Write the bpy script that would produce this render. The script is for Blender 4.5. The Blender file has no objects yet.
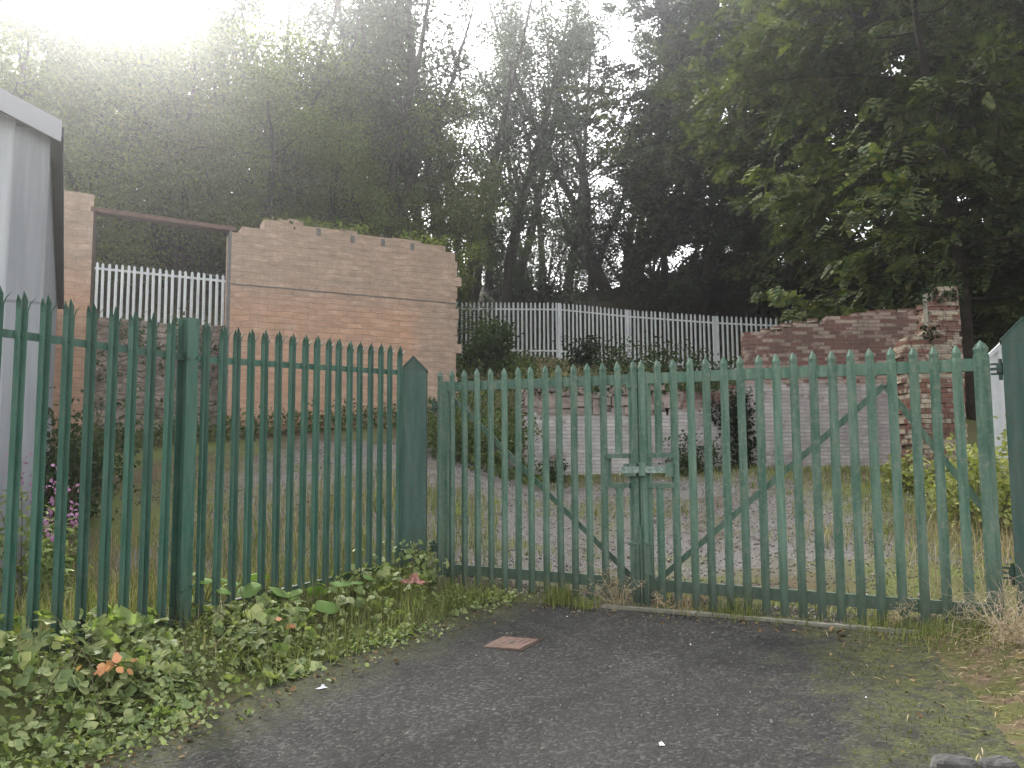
import bpy, math, random
import numpy as np
from mathutils import Vector, Matrix

R = math.radians
scene = bpy.context.scene
COL = scene.collection
rng = np.random.default_rng(7)
random.seed(7)

# ------------------------------------------------------------------ helpers
def link(o, parent=None):
    COL.objects.link(o)
    if parent is not None:
        o.parent = parent
    return o

def tag(o, label=None, cat=None, group=None, kind=None):
    if label: o['label'] = label
    if cat: o['category'] = cat
    if group: o['group'] = group
    if kind: o['kind'] = kind
    return o

def empty(name, loc=(0, 0, 0), rz=0.0, **kw):
    o = bpy.data.objects.new(name, None)
    o.empty_display_size = 0.2
    o.location = loc
    o.rotation_euler = (0, 0, rz)
    link(o)
    return tag(o, **kw)

def mesh_obj(name, verts, faces, mat, parent=None, smooth=False):
    me = bpy.data.meshes.new(name)
    me.from_pydata([tuple(v) for v in verts], [], faces)
    me.materials.append(mat)
    if smooth:
        me.polygons.foreach_set('use_smooth', [True] * len(me.polygons))
    me.update()
    return link(bpy.data.objects.new(name, me), parent)

def fast_mesh(name, V, Fc, mat):
    """V (n,3) array, Fc (m,k) array of equally sized faces -> mesh data"""
    me = bpy.data.meshes.new(name)
    m, k = Fc.shape
    me.vertices.add(len(V)); me.loops.add(m * k); me.polygons.add(m)
    me.vertices.foreach_set('co', np.ascontiguousarray(V, dtype=np.float32).ravel())
    me.loops.foreach_set('vertex_index', np.ascontiguousarray(Fc, dtype=np.int32).ravel())
    me.polygons.foreach_set('loop_start', np.arange(0, m * k, k, dtype=np.int32))
    me.materials.append(mat)
    me.update(calc_edges=True)
    me.validate()
    return me

def data_obj(name, me, parent=None):
    return link(bpy.data.objects.new(name, me), parent)

def copy_obj(o, parent=None):
    c = o.copy()
    link(c)
    c.parent = parent
    return c

class MB:
    def __init__(self):
        self.v = []; self.f = []
    def add(self, verts, faces):
        n = len(self.v)
        self.v += [tuple(v) for v in verts]
        self.f += [tuple(i + n for i in f) for f in faces]
        return self
    def box(self, x0, x1, y0, y1, z0, z1, M=None):
        vs = [Vector(p) for p in ((x0,y0,z0),(x1,y0,z0),(x1,y1,z0),(x0,y1,z0),(x0,y0,z1),(x1,y0,z1),(x1,y1,z1),(x0,y1,z1))]
        if M: vs = [M @ v for v in vs]
        return self.add(vs, [(0,3,2,1),(4,5,6,7),(0,1,5,4),(1,2,6,5),(2,3,7,6),(3,0,4,7)])
    def bar(self, a, b, w, h, up=(0, 1, 0)):
        a, b = Vector(a), Vector(b)
        d = (b - a).normalized(); u = Vector(up); s = d.cross(u).normalized(); u = s.cross(d).normalized()
        vs = []
        for p in (a, b):
            for i, j in ((-1,-1),(1,-1),(1,1),(-1,1)):
                vs.append(p + s * (i * w / 2) + u * (j * h / 2))
        return self.add(vs, [(0,3,2,1),(4,5,6,7),(0,1,5,4),(1,2,6,5),(2,3,7,6),(3,0,4,7)])
    def tube(self, pts, rads, n=6, cap=True):
        pts = [Vector(p) for p in pts]
        base = len(self.v); ref = Vector((0.31, 0.87, 0.2))
        for i, p in enumerate(pts):
            d = (pts[min(i + 1, len(pts) - 1)] - pts[max(i - 1, 0)])
            if d.length < 1e-9: d = Vector((0, 0, 1))
            d.normalize()
            s = d.cross(ref)
            if s.length < .05: s = d.cross(Vector((1, 0, 0)))
            s.normalize(); u = s.cross(d)
            for k in range(n):
                a = 2 * math.pi * k / n
                q = p + (s * math.cos(a) + u * math.sin(a)) * rads[i]
                self.v.append((q.x, q.y, q.z))
        for i in range(len(pts) - 1):
            for k in range(n):
                a = base + i * n + k; b = base + i * n + (k + 1) % n
                self.f.append((a, b, b + n, a + n))
        if cap:
            self.f.append(tuple(base + k for k in range(n))[::-1])
            self.f.append(tuple(base + (len(pts) - 1) * n + k for k in range(n)))
        return self
    def prism(self, poly, y0, y1):
        """poly of (x,z) extruded along y"""
        n = len(poly)
        vs = [(x, y0, z) for x, z in poly] + [(x, y1, z) for x, z in poly]
        fs = [tuple(range(n)), tuple(range(2 * n - 1, n - 1, -1))]
        fs += [(i, i + n, (i + 1) % n + n, (i + 1) % n) for i in range(n)]
        return self.add(vs, fs)
    def build(self, name, mat, parent=None, smooth=False):
        return mesh_obj(name, self.v, self.f, mat, parent, smooth)

def sstep(a, b, x):
    t = np.clip((x - a) / (b - a), 0, 1)
    return t * t * (3 - 2 * t)

# ------------------------------------------------------------------ materials
class Nodes:
    def __init__(self, name):
        self.m = bpy.data.materials.new(name); self.m.use_nodes = True
        self.t = self.m.node_tree; self.t.nodes.clear()
        self.out = self.t.nodes.new('ShaderNodeOutputMaterial')
    def n(self, typ, ins=None, **props):
        nd = self.t.nodes.new('ShaderNode' + typ)
        for k, v in props.items(): setattr(nd, k, v)
        for k, v in (ins or {}).items():
            if isinstance(v, bpy.types.NodeSocket): self.t.links.new(v, nd.inputs[k])
            else: nd.inputs[k].default_value = v
        return nd
    def l(self, a, b): self.t.links.new(a, b)
    def coord(self, kind='Object', scale=None, loc=None):
        tc = self.n('TexCoord').outputs[kind]
        if scale is None and loc is None: return tc
        mp = self.n('Mapping', {'Vector': tc})
        if scale is not None: mp.inputs['Scale'].default_value = scale
        if loc is not None: mp.inputs['Location'].default_value = loc
        return mp.outputs[0]
    def noise(self, vec, scale, detail=5, rough=.55, dist=0.0):
        return self.n('TexNoise', {'Vector': vec, 'Scale': scale, 'Detail': detail, 'Roughness': rough, 'Distortion': dist}).outputs['Fac']
    def ramp(self, fac, stops, interp='LINEAR'):
        r = self.n('ValToRGB', {'Fac': fac}); cr = r.color_ramp; cr.interpolation = interp
        while len(cr.elements) < len(stops): cr.elements.new(.5)
        for e, (p, c) in zip(cr.elements, stops):
            e.position = p
            e.color = (c, c, c, 1) if isinstance(c, (int, float)) else (*c, 1)
        return r.outputs['Color']
    def mix(self, fac, a, b, mode='MIX'):
        nd = self.n('MixRGB', {'Fac': fac}, blend_type=mode)
        for k, v in (('Color1', a), ('Color2', b)):
            if isinstance(v, bpy.types.NodeSocket): self.l(v, nd.inputs[k])
            else: nd.inputs[k].default_value = (*v, 1) if len(v) == 3 else v
        return nd.outputs[0]
    def math(self, op, a, b=0.0, clamp=False):
        nd = self.n('Math', operation=op, use_clamp=clamp)
        for i, v in enumerate((a, b)):
            if isinstance(v, bpy.types.NodeSocket): self.l(v, nd.inputs[i])
            else: nd.inputs[i].default_value = v
        return nd.outputs[0]
    def bump(self, h, strength=.4, dist=.02, normal=None):
        ins = {'Height': h, 'Strength': strength, 'Distance': dist}
        if normal is not None: ins['Normal'] = normal
        return self.n('Bump', ins).outputs[0]
    def principled(self, color, rough=.8, normal=None, spec=.3, metal=0.0):
        p = self.n('BsdfPrincipled')
        for k, v in (('Base Color', color), ('Roughness', rough), ('Metallic', metal), ('Specular IOR Level', spec)):
            if isinstance(v, bpy.types.NodeSocket): self.l(v, p.inputs[k])
            elif k == 'Base Color': p.inputs[k].default_value = (*v, 1)
            else: p.inputs[k].default_value = v
        if normal is not None: self.l(normal, p.inputs['Normal'])
        self.l(p.outputs[0], self.out.inputs['Surface'])
        return self.m

def leaf_mat(name, cols, trans=.35, rough=.75, spec=.1, tcol=None, clump=.35, cscale=.5):
    k = Nodes(name)
    g = k.n('NewGeometry').outputs['Random Per Island']
    n = len(cols)
    c = k.ramp(g, [(i / max(1, n - 1), cc) for i, cc in enumerate(cols)])
    big = k.noise(k.n('NewGeometry').outputs['Position'], cscale, 2, .5)
    c = k.mix(1.0, c, k.ramp(big, [(.3, 1 - clump), (.7, 1 + clump)]), 'MULTIPLY')
    k.principled(c, rough, None, spec)
    p = k.out.inputs['Surface'].links[0].from_node
    tr = k.n('BsdfTranslucent', {'Color': k.mix(1.0, c, tcol or (1.3, 1.5, .6), 'MULTIPLY')})
    ms = k.n('MixShader', {'Fac': trans, 1: p.outputs[0], 2: tr.outputs[0]})
    k.l(ms.outputs[0], k.out.inputs['Surface'])
    return k.m

def paint_mat(name, base, pale, dirt, amount=.5, rough=.5):
    """weathered green gloss paint: chalky streaks, a few rust and algae marks"""
    k = Nodes(name)
    v = k.coord('Object'); pos = k.n('NewGeometry').outputs['Position']
    streak = k.noise(k.n('Mapping', {'Vector': pos, 'Scale': (9, 9, 1.1)}).outputs[0], 2.2, 6, .6)
    spot = k.noise(pos, 26, 5, .65)
    c = k.mix(k.ramp(streak, [(.35, 0.0), (.7, 1.0)]), base, pale)
    oi = k.n('ObjectInfo').outputs['Random']
    c = k.mix(1.0, c, k.ramp(oi, [(0, .82), (1, 1.18)]), 'MULTIPLY')
    c = k.mix(k.math('MULTIPLY', k.ramp(spot, [(.5, 0.0), (.66, 1.0)]), amount), c, dirt)
    rust = k.ramp(k.noise(pos, 47, 3, .5), [(.70, 0.0), (.74, 1.0)])
    c = k.mix(k.math('MULTIPLY', rust, .6), c, (.14, .06, .03))
    sep = k.n('SeparateXYZ', {'Vector': pos}).outputs['Z']
    splash = k.math('MULTIPLY', k.ramp(k.math('ADD', sep, k.math('MULTIPLY', k.noise(pos, 7, 4), .5)), [(.2, 1.0), (.85, 0.0)]), .75)
    c = k.mix(splash, c, (.045, .052, .036))
    return k.principled(c, k.ramp(spot, [(.3, rough - .1), (.7, rough + .25)]), k.bump(spot, .12, .004), .35)

M = {}
M['green_fence'] = paint_mat('green_fence_paint', (.016, .072, .048), (.055, .130, .092), (.11, .13, .105), .4, .48)
M['green_gate'] = paint_mat('green_gate_paint', (.046, .112, .076), (.135, .205, .155), (.20, .215, .17), .6, .6)
M['green_post'] = paint_mat('green_post_paint', (.024, .070, .054), (.060, .100, .082), (.070, .072, .058), .7, .5)

def galv():
    k = Nodes('galvanised_steel'); pos = k.n('NewGeometry').outputs['Position']
    sp = k.n('TexVoronoi', {'Vector': pos, 'Scale': 30.0}).outputs['Color']
    n = k.noise(k.n('Mapping', {'Vector': pos, 'Scale': (6, 6, .8)}).outputs[0], 2.5, 5)
    c = k.mix(.18, k.ramp(n, [(.3, .42), (.7, .60)]), sp, 'SOFT_LIGHT')
    c = k.mix(1.0, c, (.97, 1.0, 1.0), 'MULTIPLY')
    return k.principled(c, .5, None, .5, .15)
M['galv'] = galv()

def stone_mat():
    k = Nodes('rendered_stone_blocks')
    tc = k.coord('Object'); s = k.n('SeparateXYZ', {'Vector': tc})
    wob = k.math('MULTIPLY', k.math('SUBTRACT', k.noise(tc, 1.7, 4), .5), .16)
    v = k.n('CombineXYZ', {'X': k.math('ADD', s.outputs['X'], s.outputs['Y']), 'Y': k.math('ADD', s.outputs['Z'], wob)}).outputs[0]
    b = k.n('TexBrick', {'Vector': v, 'Color1': (.36, .235, .17, 1), 'Color2': (.27, .19, .15, 1), 'Mortar': (.25, .195, .16, 1), 'Scale': 1.0,
                         'Mortar Size': .012, 'Mortar Smooth': .5, 'Bias': 0.0, 'Brick Width': .34, 'Row Height': .128}, offset=.5)
    fine = k.noise(tc, 14, 8, .7); mid = k.noise(tc, 2.2, 6, .62); big = k.noise(tc, .5, 4, .6)
    # upper band of grey weathered render, orange below; a real band on this wall
    edge = k.math('ADD', s.outputs['Z'], k.math('MULTIPLY', k.math('SUBTRACT', mid, .5), .9))
    grey = k.ramp(k.math('MULTIPLY', k.math('SUBTRACT', edge, 2.6), .8), [(.2, 0.0), (.75, 1.0)])
    endw = k.ramp(k.math('MULTIPLY', k.math('ADD', s.outputs['X'], k.math('MULTIPLY', k.math('SUBTRACT', mid, .5), 1.2)), .5), [(.35, 1.0), (.6, 0.0)])
    grey = k.math('MAXIMUM', k.math('MULTIPLY', grey, .72), k.math('MULTIPLY', endw, .7))
    c = k.mix(k.ramp(big, [(.35, .15), (.65, .6)]), b.outputs['Color'], (.37, .225, .15))
    c = k.mix(grey, c, k.ramp(mid, [(.3, (.19, .165, .14)), (.7, (.30, .255, .215))]))
    c = k.mix(k.ramp(mid, [(.55, 0.0), (.75, .5)]), c, (.42, .32, .25))
    c = k.mix(k.math('MULTIPLY', k.ramp(fine, [(.56, 0.0), (.7, 1.0)]), .45), c, (.10, .08, .062))
    blot = k.noise(k.n('Mapping', {'Vector': tc, 'Scale': (1.0, 1.0, 3.6)}).outputs[0], 2.6, 8, .72)
    c = k.mix(k.ramp(blot, [(.52, 0.0), (.64, .65)]), c, (.44, .33, .27))
    c = k.mix(k.ramp(blot, [(.32, .7), (.46, 0.0)]), c, (.15, .12, .10))
    c = k.mix(k.math('MULTIPLY', b.outputs['Fac'], k.ramp(mid, [(.35, .0), (.75, .42)])), c, (.16, .125, .10))
    c = k.mix(1.0, c, (1.22, 1.15, 1.08), 'MULTIPLY')
    h = k.math('ADD', k.math('MULTIPLY', b.outputs['Fac'], -.7), k.math('ADD', k.math('MULTIPLY', fine, .5), mid))
    return k.principled(c, .92, k.bump(h, .55, .03), .12)
M['stone'] = stone_mat()

def brick_mat(name, c1, c2, mortar, wash_z=None, wash=(.40, .36, .33), patch=None, soot=.5, bw=.225, rh=.075):
    k = Nodes(name)
    tc = k.coord('Object'); s = k.n('SeparateXYZ', {'Vector': tc})
    wob = k.math('MULTIPLY', k.math('SUBTRACT', k.noise(tc, 3.0, 3), .5), .03)
    v = k.n('CombineXYZ', {'X': k.math('ADD', s.outputs['X'], s.outputs['Y']), 'Y': k.math('ADD', s.outputs['Z'], wob)}).outputs[0]
    b = k.n('TexBrick', {'Vector': v, 'Color1': (*c1, 1), 'Color2': (*c2, 1), 'Mortar': (*mortar, 1), 'Scale': 1.0,
                         'Mortar Size': .007, 'Mortar Smooth': .3, 'Bias': -.1, 'Brick Width': bw, 'Row Height': rh}, offset=.5)
    cell = k.n('TexBrick', {'Vector': v, 'Color1': (0, 0, 0, 1), 'Color2': (1, 1, 1, 1), 'Mortar': (.4, .4, .4, 1), 'Scale': 1.0,
                            'Mortar Size': .0, 'Brick Width': bw, 'Row Height': rh}, offset=.5)
    fine = k.noise(tc, 17, 7, .7); mid = k.noise(tc, 2.6, 6, .62); big = k.noise(tc, .9, 4, .6)
    c = b.outputs['Color']
    if patch:   # runs of pale bricks
        c = k.mix(k.math('MULTIPLY', k.ramp(k.math('ADD', k.math('MULTIPLY', cell.outputs['Color'], .4), k.math('MULTIPLY', mid, .8)), [(.60, 0.0), (.66, 1.0)]), k.math('SUBTRACT', 1.0, b.outputs['Fac'])), c, patch)
    c = k.mix(k.math('MULTIPLY', k.ramp(fine, [(.5, 0.0), (.7, 1.0)]), soot), c, (.05, .038, .032))
    c = k.mix(k.ramp(big, [(.45, 0.0), (.8, soot)]), c, (.07, .055, .045))
    if wash_z is not None:   # old whitewash up to a ragged line
        e = k.math('ADD', s.outputs['Z'], k.math('MULTIPLY', k.math('SUBTRACT', mid, .5), .8))
        f = k.ramp(k.math('SUBTRACT', e, wash_z), [(.0, 1.0), (.09, 0.0)])
        e2 = k.ramp(mid, [(.32, .25), (.45, 1.0)])
        w = k.mix(k.ramp(fine, [(.35, 0.0), (.7, .6)]), wash, tuple(x * .62 for x in wash))
        w = k.mix(1.0, w, k.ramp(cell.outputs['Color'], [(0, .84), (1, 1.1)]), 'MULTIPLY')
        w = k.mix(k.math('MULTIPLY', b.outputs['Fac'], k.ramp(mid, [(.3, .15), (.65, .75)])), w, tuple(x * .45 for x in wash))
        w = k.mix(k.ramp(k.noise(k.n('Mapping', {'Vector': tc, 'Scale': (2.2, 2.2, .7)}).outputs[0], 1.5, 6, .65), [(.42, 0.0), (.68, .6)]), w, tuple(x * .42 for x in wash))
        c = k.mix(k.math('MULTIPLY', k.math('MULTIPLY', f, e2), .93), c, w)
    h = k.math('ADD', k.math('MULTIPLY', b.outputs['Fac'], -1.0), k.math('ADD', k.math('MULTIPLY', fine, .5), k.math('MULTIPLY', cell.outputs['Color'], .4)))
    return k.principled(c, .92, k.bump(h, .7, .02), .12)
M['brick_ruin'] = brick_mat('ruin_brick', (.165, .082, .068), (.095, .058, .050), (.185, .155, .135), 1.98, (.42, .385, .37), (.31, .235, .19), .75)
M['brick_white'] = brick_mat('whitewashed_brick', (.19, .105, .085), (.13, .08, .068), (.22, .19, .17), 1.50, (.47, .44, .42), (.26, .20, .17), .6)
M['brick_pier'] = brick_mat('pier_brick', (.20, .095, .07), (.12, .07, .056), (.21, .18, .15), None, (0, 0, 0), (.40, .335, .25), .8, .24, .085)

def rubble_mat():
    k = Nodes('rubble_stone'); tc = k.coord('Object')
    v = k.n('TexVoronoi', {'Vector': k.n('Mapping', {'Vector': tc, 'Scale': (4.6, 4.6, 8.0)}).outputs[0], 'Scale': 1.0, 'Randomness': .9})
    e = k.n('TexVoronoi', {'Vector': k.n('Mapping', {'Vector': tc, 'Scale': (4.6, 4.6, 8.0)}).outputs[0], 'Scale': 1.0}, feature='DISTANCE_TO_EDGE').outputs['Distance']
    n = k.noise(tc, 6, 7, .7)
    c = k.mix(.35, k.ramp(k.noise(tc, 3.0, 8, .75), [(.3, (.10, .085, .07)), (.5, (.28, .235, .20)), (.68, (.52, .45, .41))]), k.ramp(k.n('SeparateColor', {'Color': v.outputs['Color']}).outputs[0], [(0, (.12, .09, .075)), (1, (.30, .22, .17))]))
    c = k.mix(k.math('MULTIPLY', k.ramp(e, [(.0, .5), (.06, 0.0)]), k.ramp(n, [(.45, .0), (.65, 1.0)])), c, (.06, .052, .045))
    return k.principled(c, .95, k.bump(k.math('ADD', k.ramp(e, [(0, 0.0), (.15, 1.0)]), n), .8, .05), .1)
M['rubble'] = rubble_mat()

def simple(name, c1, c2, scale=8, rough=.7, bump=.2, metal=0.0, spec=.3, bd=.01):
    k = Nodes(name); tc = k.coord('Object'); n = k.noise(tc, scale, 7, .65)
    return k.principled(k.ramp(n, [(.3, c1), (.7, c2)]), rough, k.bump(n, bump, bd), spec, metal)
M['coping'] = simple('pinkish_coping_stone', (.15, .115, .10), (.34, .28, .25), 5, .95, .6, 0, .1, .02)
M['rust'] = simple('rusted_steel', (.075, .042, .034), (.15, .085, .068), 9, .85)
M['rust_plate'] = simple('rusty_iron_plate', (.11, .068, .052), (.21, .14, .115), 22, .85, .5, 0, .2, .004)
M['bark'] = simple('tree_bark', (.016, .013, .010), (.055, .045, .034), 7, .95, .9, 0, .1, .05)
M['shed_pale'] = simple('shed_pale_cladding', (.40, .41, .44), (.47, .48, .51), 1.2, .45, .02)
M['shed_grey'] = simple('shed_grey_cladding', (.22, .225, .245), (.27, .275, .295), 1.5, .45, .02)
def clad(name, a, b):
    k = Nodes(name); pos = k.n('NewGeometry').outputs['Position']
    st = k.noise(k.n('Mapping', {'Vector': pos, 'Scale': (7, 7, .5)}).outputs[0], 1.6, 6, .6); Z = k.n('SeparateXYZ', {'Vector': pos}).outputs['Z']
    c = k.mix(k.ramp(st, [(.35, 0.0), (.7, 1.0)]), a, b)
    c = k.mix(k.ramp(k.math('ABSOLUTE', k.math('SUBTRACT', Z, 2.62)), [(.0, .8), (.02, 0.0)]), c, (.10, .10, .11))
    c = k.mix(k.ramp(k.math('ADD', Z, k.math('MULTIPLY', st, .8)), [(.5, .7), (1.5, 0.0)]), c, (.09, .085, .07))
    return k.principled(c, .5, k.bump(st, .05, .01), .3)
M['shed_pale'] = clad('shed_pale_cladding', (.36, .37, .39), (.47, .475, .49)); M['shed_grey'] = clad('shed_grey_cladding', (.20, .205, .22), (.28, .285, .30))
M['shed_trim'] = simple('shed_roof_trim', (.30, .30, .32), (.35, .35, .37), 1.5, .5, .02)
M['soffit'] = simple('dark_soffit', (.045, .047, .052), (.06, .062, .068), 3, .7, .05)
M['hut'] = simple('pale_hut_sheet', (.36, .365, .37), (.48, .485, .49), 3, .5, .05, 0, .4)
M['white'] = simple('white_plastic', (.72, .72, .74), (.80, .80, .82), 5, .4, .02)
M['litter_red'] = simple('red_litter', (.26, .09, .07), (.46, .25, .21), 22, .5, .3)
M['concrete'] = simple('old_concrete', (.14, .13, .105), (.26, .245, .20), 16, .95, .4, 0, .15, .006)
M['rock'] = simple('dark_rock', (.045, .043, .042), (.12, .115, .11), 12, .9, .7, 0, .2, .03)
M['bare_steel'] = simple('worn_latch_steel', (.06, .12, .09), (.36, .43, .38), 30, .45, .2, .2, .5, .003)
M['dead'] = simple('dead_stalk', (.30, .23, .15), (.50, .42, .31), 20, .9, .1, 0, .1)
M['stem'] = simple('green_stem', (.07, .075, .035), (.12, .10, .05), 20, .8, .1, 0, .2)
M['dark_timber'] = simple('dark_timber', (.035, .026, .02), (.075, .055, .042), 9, .9, .4, 0, .1)
M['timber'] = simple('grey_timber', (.09, .085, .08), (.19, .18, .17), 9, .9, .4, 0, .1)

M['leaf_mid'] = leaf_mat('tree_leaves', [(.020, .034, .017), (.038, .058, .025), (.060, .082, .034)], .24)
M['leaf_left'] = leaf_mat('backlit_pale_tree_leaves', [(.055, .080, .030), (.10, .125, .042), (.15, .155, .05)], .52)  # backlight from the sun is put into the colour, paler than other trees
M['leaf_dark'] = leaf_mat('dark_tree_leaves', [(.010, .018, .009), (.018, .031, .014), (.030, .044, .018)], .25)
M['leaf_near'] = leaf_mat('overhanging_leaves', [(.030, .046, .020), (.058, .080, .031), (.09, .105, .04), (.12, .12, .045)], .2)
M['leaf_shrub'] = leaf_mat('shrub_leaves', [(.020, .036, .018), (.040, .062, .026), (.06, .085, .03)], .25)
M['leaf_yellow'] = leaf_mat('sunlit_yellow_green_leaves', [(.13, .15, .055), (.23, .24, .09), (.34, .33, .14)], .3, clump=.25, cscale=2)  # yellow green, with sunlight on the bushes put into the pale tone
M['leaf_bramble'] = leaf_mat('bramble_leaves', [(.10, .14, .055), (.18, .23, .095), (.25, .30, .125), (.30, .345, .155), (.36, .37, .17)], .30, .55, .3, clump=.25, cscale=3)
M['leaf_broad'] = leaf_mat('broad_leaves', [(.11, .19, .055), (.16, .24, .075)], .28, .75, .1, clump=.15, cscale=4)
M['leaf_orange'] = leaf_mat('orange_dead_leaves', [(.40, .20, .07), (.55, .26, .16), (.45, .32, .08)], .2, .6, .2, (1, 1, 1))
M['grass'] = leaf_mat('grass_blades', [(.075, .095, .030), (.12, .145, .045), (.18, .20, .070), (.27, .25, .12)], .3, .6, .2, clump=.3, cscale=1.5)
M['grass_dry'] = leaf_mat('dry_grass', [(.22, .17, .085), (.32, .26, .15), (.42, .35, .23), (.16, .16, .06)], .25, .8, .1, (1.1, 1, .8), .25, 2)
M['litter_leaf'] = leaf_mat('leaf_litter', [(.06, .04, .022), (.14, .095, .05), (.24, .17, .09), (.10, .085, .03)], .1, .9, .05, (1, 1, 1), .2, 3)
M['leaf_weed'] = leaf_mat('weed_leaves', [(.040, .060, .024), (.075, .105, .038), (.115, .145, .055)], .3, clump=.3, cscale=1.5)
M['moss'] = leaf_mat('moss_tufts', [(.045, .055, .014), (.085, .095, .022), (.13, .135, .04)], .2, .9, .05, clump=.3, cscale=3)
M['flower'] = leaf_mat('magenta_flowers', [(.34, .14, .29), (.46, .25, .40), (.30, .17, .27)], .3, .6, .2, (1, 1, 1), .1, 3)

def ground_mat():
    k = Nodes('ground_earth')
    pos = k.n('NewGeometry').outputs['Position']; s = k.n('SeparateXYZ', {'Vector': pos})
    X, Y, Z = s.outputs
    fine = k.noise(pos, 30, 8, .7); mid = k.noise(pos, 3.0, 6, .6); big = k.noise(pos, .6, 4, .55)
    peb = k.n('TexVoronoi', {'Vector': pos, 'Scale': 48.0})
    grav = k.mix(.6, k.ramp(fine, [(.3, .08), (.7, .22)]), k.ramp(k.n('SeparateColor', {'Color': peb.outputs['Color']}).outputs[0], [(0, .075), (.8, .16), (1, .24)]))
    grav = k.mix(1.0, grav, (1.0, .93, .86), 'MULTIPLY')
    soil = k.ramp(mid, [(.3, (.055, .042, .028)), (.7, (.12, .095, .06))])
    gr = k.ramp(fine, [(.3, (.055, .07, .022)), (.7, (.13, .145, .05))])
    c = k.mix(k.ramp(big, [(.40, 0.0), (.60, 1.0)]), soil, gr)
    # gravel spread over the middle of the yard
    dy = k.math('SUBTRACT', Y, k.math('MULTIPLY', k.math('SUBTRACT', mid, .5), 3.0))
    m1 = k.ramp(k.math('MULTIPLY', k.math('SUBTRACT', dy, 8.0), .4), [(.1, 0.0), (.4, 1.0)])
    m2 = k.ramp(k.math('MULTIPLY', k.math('SUBTRACT', 16.6, dy), .4), [(.0, 0.0), (.35, 1.0)])
    xx = k.math('ADD', k.math('SUBTRACT', X, k.math('MULTIPLY', k.math('SUBTRACT', big, .5), 3.0)), 4.6)
    m3 = k.ramp(k.math('MULTIPLY', xx, .5), [(.0, 0.0), (.5, 1.0)])
    x4 = k.math('SUBTRACT', 5.2, k.math('ADD', X, k.math('MULTIPLY', k.math('SUBTRACT', mid, .5), 3.0)))
    m4 = k.ramp(k.math('MULTIPLY', x4, .5), [(.0, 0.0), (.6, 1.0)])
    gm = k.math('MULTIPLY', k.math('MULTIPLY', m1, m2), k.math('MULTIPLY', m3, m4))
    gm = k.math('MULTIPLY', gm, k.ramp(k.noise(pos, 1.4, 6, .65), [(.36, .25), (.52, 1.0)]))
    c = k.mix(gm, c, grav)
    qv = k.math('ADD', k.math('SUBTRACT', X, k.math('MULTIPLY', Y, .22)), k.math('MULTIPLY', k.math('SUBTRACT', mid, .5), 1.2))
    rv = k.math('MULTIPLY', k.ramp(k.math('SUBTRACT', qv, 1.2), [(.0, 0.0), (.4, 1.0)]), k.ramp(k.math('SUBTRACT', k.math('ADD', k.math('MULTIPLY', X, -.4995), 7.5), k.math('MULTIPLY', Y, .866)), [(.0, 0.0), (.3, 1.0)]))
    vv = k.noise(pos, 22, 7, .72)
    c = k.mix(rv, c, k.mix(k.ramp(k.noise(pos, 5, 5, .6), [(.40, 0.0), (.56, 1.0)]), k.ramp(vv, [(.3, (.035, .025, .016)), (.55, (.10, .07, .047)), (.75, (.21, .155, .11))]), k.ramp(vv, [(.3, (.03, .034, .012)), (.7, (.09, .09, .032))])))
    # leaf litter and bare dark humus under the wood
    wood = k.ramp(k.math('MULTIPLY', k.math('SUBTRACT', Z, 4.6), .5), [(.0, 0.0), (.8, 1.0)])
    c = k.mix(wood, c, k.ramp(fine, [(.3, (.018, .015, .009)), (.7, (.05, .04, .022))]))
    h = k.math('ADD', fine, k.math('MULTIPLY', peb.outputs['Distance'], -.6))
    return k.principled(c, .95, k.bump(h, .4, .015), .1)
M['ground'] = ground_mat()

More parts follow.
